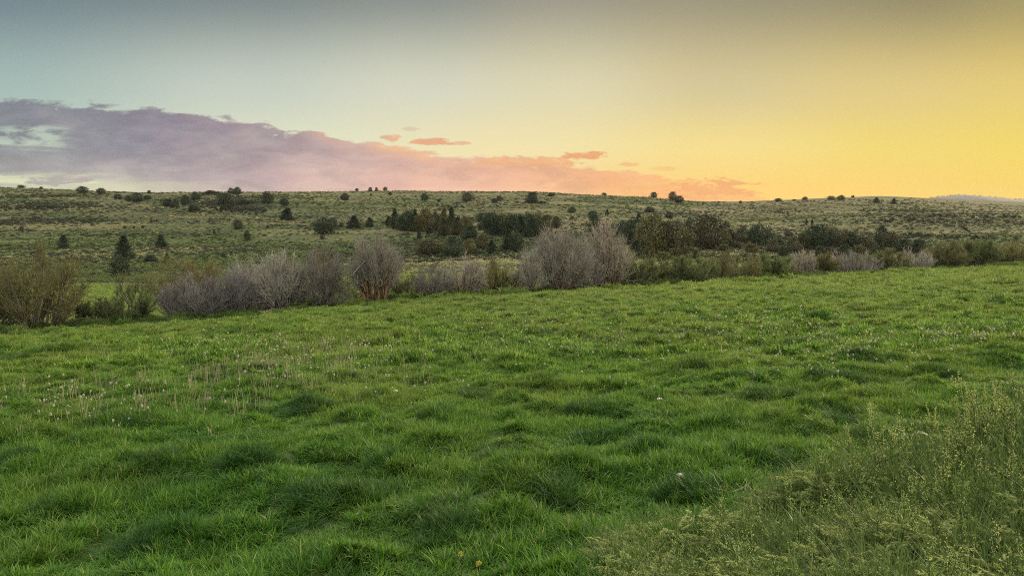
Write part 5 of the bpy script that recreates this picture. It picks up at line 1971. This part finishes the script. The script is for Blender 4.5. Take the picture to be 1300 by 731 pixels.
    # two yellow flowers near the lower border
    for (u, v, lab) in ((585, 703, 'yellow flower left and taller of two at the lower border'), (608, 715, 'yellow flower right and lower of two at the lower border')):
        Y = 7.6
        for _ in range(20):
            X = (u - 650) / F * Y
            zt = (HOR - v) / F * Y
            Y = Y * (Hs(X, Y) + 0.32) / zt if zt < 0 else Y
        zb = Hs(X, Y)
        o = thing('yellow_flower', lab, 'flower', (X, Y, zb), 0, 'yellow flowers at the lower border')
        ms, mh, ml = MB(), MB(), MB()
        h = (HOR - v) / F * Y - zb
        tubes(ms, np.array([[[0, 0, -0.02], [0.006, 0, h * 0.5], [0, 0.004, h]]]), np.array([[0.003, 0.0028, 0.0024]]), 5, 0.6)
        d = unit(rng.normal(size=(60, 3)) + np.array([0, 0, 0.7]))
        leaves(mh, rng, np.array([0, 0, h]) + d * 0.016 * rng.random((60, 1)), d, 0.012, 0.008, rng.random(60))
        p = np.stack([np.zeros(14), np.zeros(14), h * rng.random(14) * 0.8], -1)
        a = rng.random(14) * 6.28
        leaves(ml, rng, p, np.stack([np.cos(a), np.sin(a), np.full(14, 0.5)], -1), 0.07, 0.012, rng.random(14))
        obj('stem', ms.mesh('stem'), WEED, o)
        obj('leaves', ml.mesh('leaves'), WEED, o)
        obj('flower_head', mh.mesh('flower_head'), YELLOW, o)
    # stones and bleached wood
    pale_rock = rock_mat('pale_stone', (0.45, 0.43, 0.40), (0.62, 0.60, 0.56))
    for (u, v, wp, lab) in ((863, 613, 9, 'small white stone lying in the grass left of the weedy bank'), (502, 503, 5, 'tiny white stone in the grass in the middle of the meadow'),
                            (837, 513, 6, 'little buff stone in the grass left of the biggest dark tussock')):
        X, Y = ray_ground(u, v)
        o = obj('stone', rock_kind(int(u)), pale_rock)
        s = wp / F * Y
        o.location = (X, Y, Hs(X, Y) + 0.10)
        o.scale = (s, s * 0.8, s * 0.9)
        tag(o, lab, 'stone', 'pale stones in the meadow')

    def debris(u, v, s_off, n, L, rad, mat, name, label, cat, flat=0.25, seed=1):
        g = np.random.default_rng(seed)
        if s_off is None:
            X, Y = ray_ground(u, v)
        else:
            a = (u - 650) / F
            Y = (E0 + s_off) / (1 - SL * a)
            X = a * Y
        mb = MB()
        az = g.random(n) * 6.28
        d = unit(np.stack([np.cos(az), np.sin(az) * 0.6, flat * (g.random(n) - 0.2)], -1))
        ln = L * (0.5 + 0.8 * g.random(n))
        b = np.stack([g.normal(0, L * 0.3, n), g.normal(0, L * 0.2, n), 0.03 + 0.1 * g.random(n) * L], -1)
        t = b + d * ln[:, None]
        tubes(mb, bez(b, (b + t) / 2 + g.normal(0, 0.06 * L, (n, 3)), t, 6, 0.03 * L, g), (rad * (0.5 + g.random(n)))[:, None] * np.linspace(1, 0.35, 6)[None], 5, g.random(n))
        o = obj(name, mb.mesh(name), mat)
        o.location = (X, Y, Hs(X, Y))
        tag(o, label, cat)

    debris(934, 632, None, 26, 0.30, 0.006, STRAW, 'dead_twigs', 'bleached dead twigs and straw at the edge of the weedy bank', 'dead twigs', 0.7, 3)
    debris(332, 397, 0.2, 9, 1.2, 0.035, DRIFT, 'driftwood', 'bleached driftwood lying at the meadow edge under the grey willow', 'driftwood', 0.15, 4)
    debris(350, 393, 0.4, 6, 1.2, 0.05, DEAD, 'fallen_branches', 'brown fallen branches right of the bleached driftwood', 'branches', 0.2, 5)
    debris(638, 370, 0.3, 16, 1.1, 0.035, DEAD, 'dead_branch_pile', 'reddish dead branches piled at the meadow edge between two bare willows', 'branches', 0.9, 6)
    debris(445, 388, 0.2, 10, 0.9, 0.03, DEAD, 'broken_stems', 'broken pale brown stems leaning at the foot of the broad grey willow', 'branches', 0.7, 7)
    debris(990, 526, None, 10, 0.5, 0.006, STRAW, 'dry_straw', 'flattened dry straw beside the big dark tussock at right', 'dry straw', 0.4, 8)
    # pale dead limb hanging in the fan willow
    a = (446 - 650) / F
    Y = (E0 + 0.1) / (1 - SL * a)
    z0 = (HOR - 350) / F * Y
    kx = Y / F
    mb = MB()
    tubes(mb, np.array([[[0, 0, 0], [6 * kx, 0.1, 7 * kx], [13 * kx, 0.25, 15 * kx], [17 * kx, 0.4, 20 * kx]]]), np.array([[0.035, 0.03, 0.02, 0.01]]), 6, 0.8)
    o = obj('dead_limb', mb.mesh('dead_limb'), DRIFT)
    o.location = (a * Y, Y, z0)
    tag(o, 'pale dead limb slanting out of the left side of the fan shaped willow', 'limb')
    # dry track along the foot of the left slope
    uu = np.linspace(60, 215, 60)
    vv = 366 - 5 * np.sin((uu - 60) / 155 * 2.2)
    X, Y = ray_ground_many(uu, vv)
    X, Y = np.convolve(np.pad(X, 3, 'edge'), np.ones(7) / 7, 'valid'), np.convolve(np.pad(Y, 3, 'edge'), np.ones(7) / 7, 'valid')
    V, Fq = [], []
    for j in range(5):
        off = -1.2 + 0.6 * j
        V.append(np.stack([X, Y + off, H(X, Y + off) + 0.05], -1))
    idx = np.arange(300).reshape(5, 60)
    Fq = np.stack([idx[:-1, :-1], idx[:-1, 1:], idx[1:, 1:], idx[1:, :-1]], -1).reshape(-1, 4)
    m, k = new_mat('dry_track')
    geo = k.n.new('ShaderNodeNewGeometry')
    nn = k.noise(geo.outputs['Position'], 1.2, 5, 0.65)
    finish(m, k, k.mix(k.step(nn, 0.35, 0.65), (0.085, 0.08, 0.035, 1), (0.18, 0.145, 0.08, 1)), 0.95, bump=nn, bump_d=0.1)
    tag(obj('path', new_mesh('path', np.concatenate(V), Fq, None, True), m), kind='structure')


build_small()


# ------------------------------------------------------------------ the evening haze
def build_haze():
    x0, x1, y0, y1, z0, z1 = -9000.0, 9500.0, -700.0, 8600.0, -16.0, 385.0
    V = np.array([[x, y, z] for z in (z0, z1) for y in (y0, y1) for x in (x0, x1)])
    Fq = np.array([[0, 2, 3, 1], [4, 5, 7, 6], [0, 1, 5, 4], [2, 6, 7, 3], [0, 4, 6, 2], [1, 3, 7, 5]])
    m = bpy.data.materials.new('haze_air')
    m.use_nodes = True
    m.node_tree.nodes.clear()
    out = m.node_tree.nodes.new('ShaderNodeOutputMaterial')
    v = m.node_tree.nodes.new('ShaderNodeVolumePrincipled')
    v.inputs['Color'].default_value = (0.84, 0.82, 0.86, 1)
    v.inputs['Density'].default_value = 0.000022
    v.inputs['Anisotropy'].default_value = 0.2
    m.node_tree.links.new(v.outputs[0], out.inputs['Volume'])
    o = obj('haze', new_mesh('haze', V, Fq), m)
    tag(o, 'thin evening haze that greys the far hill', 'haze', kind='stuff')


build_haze()
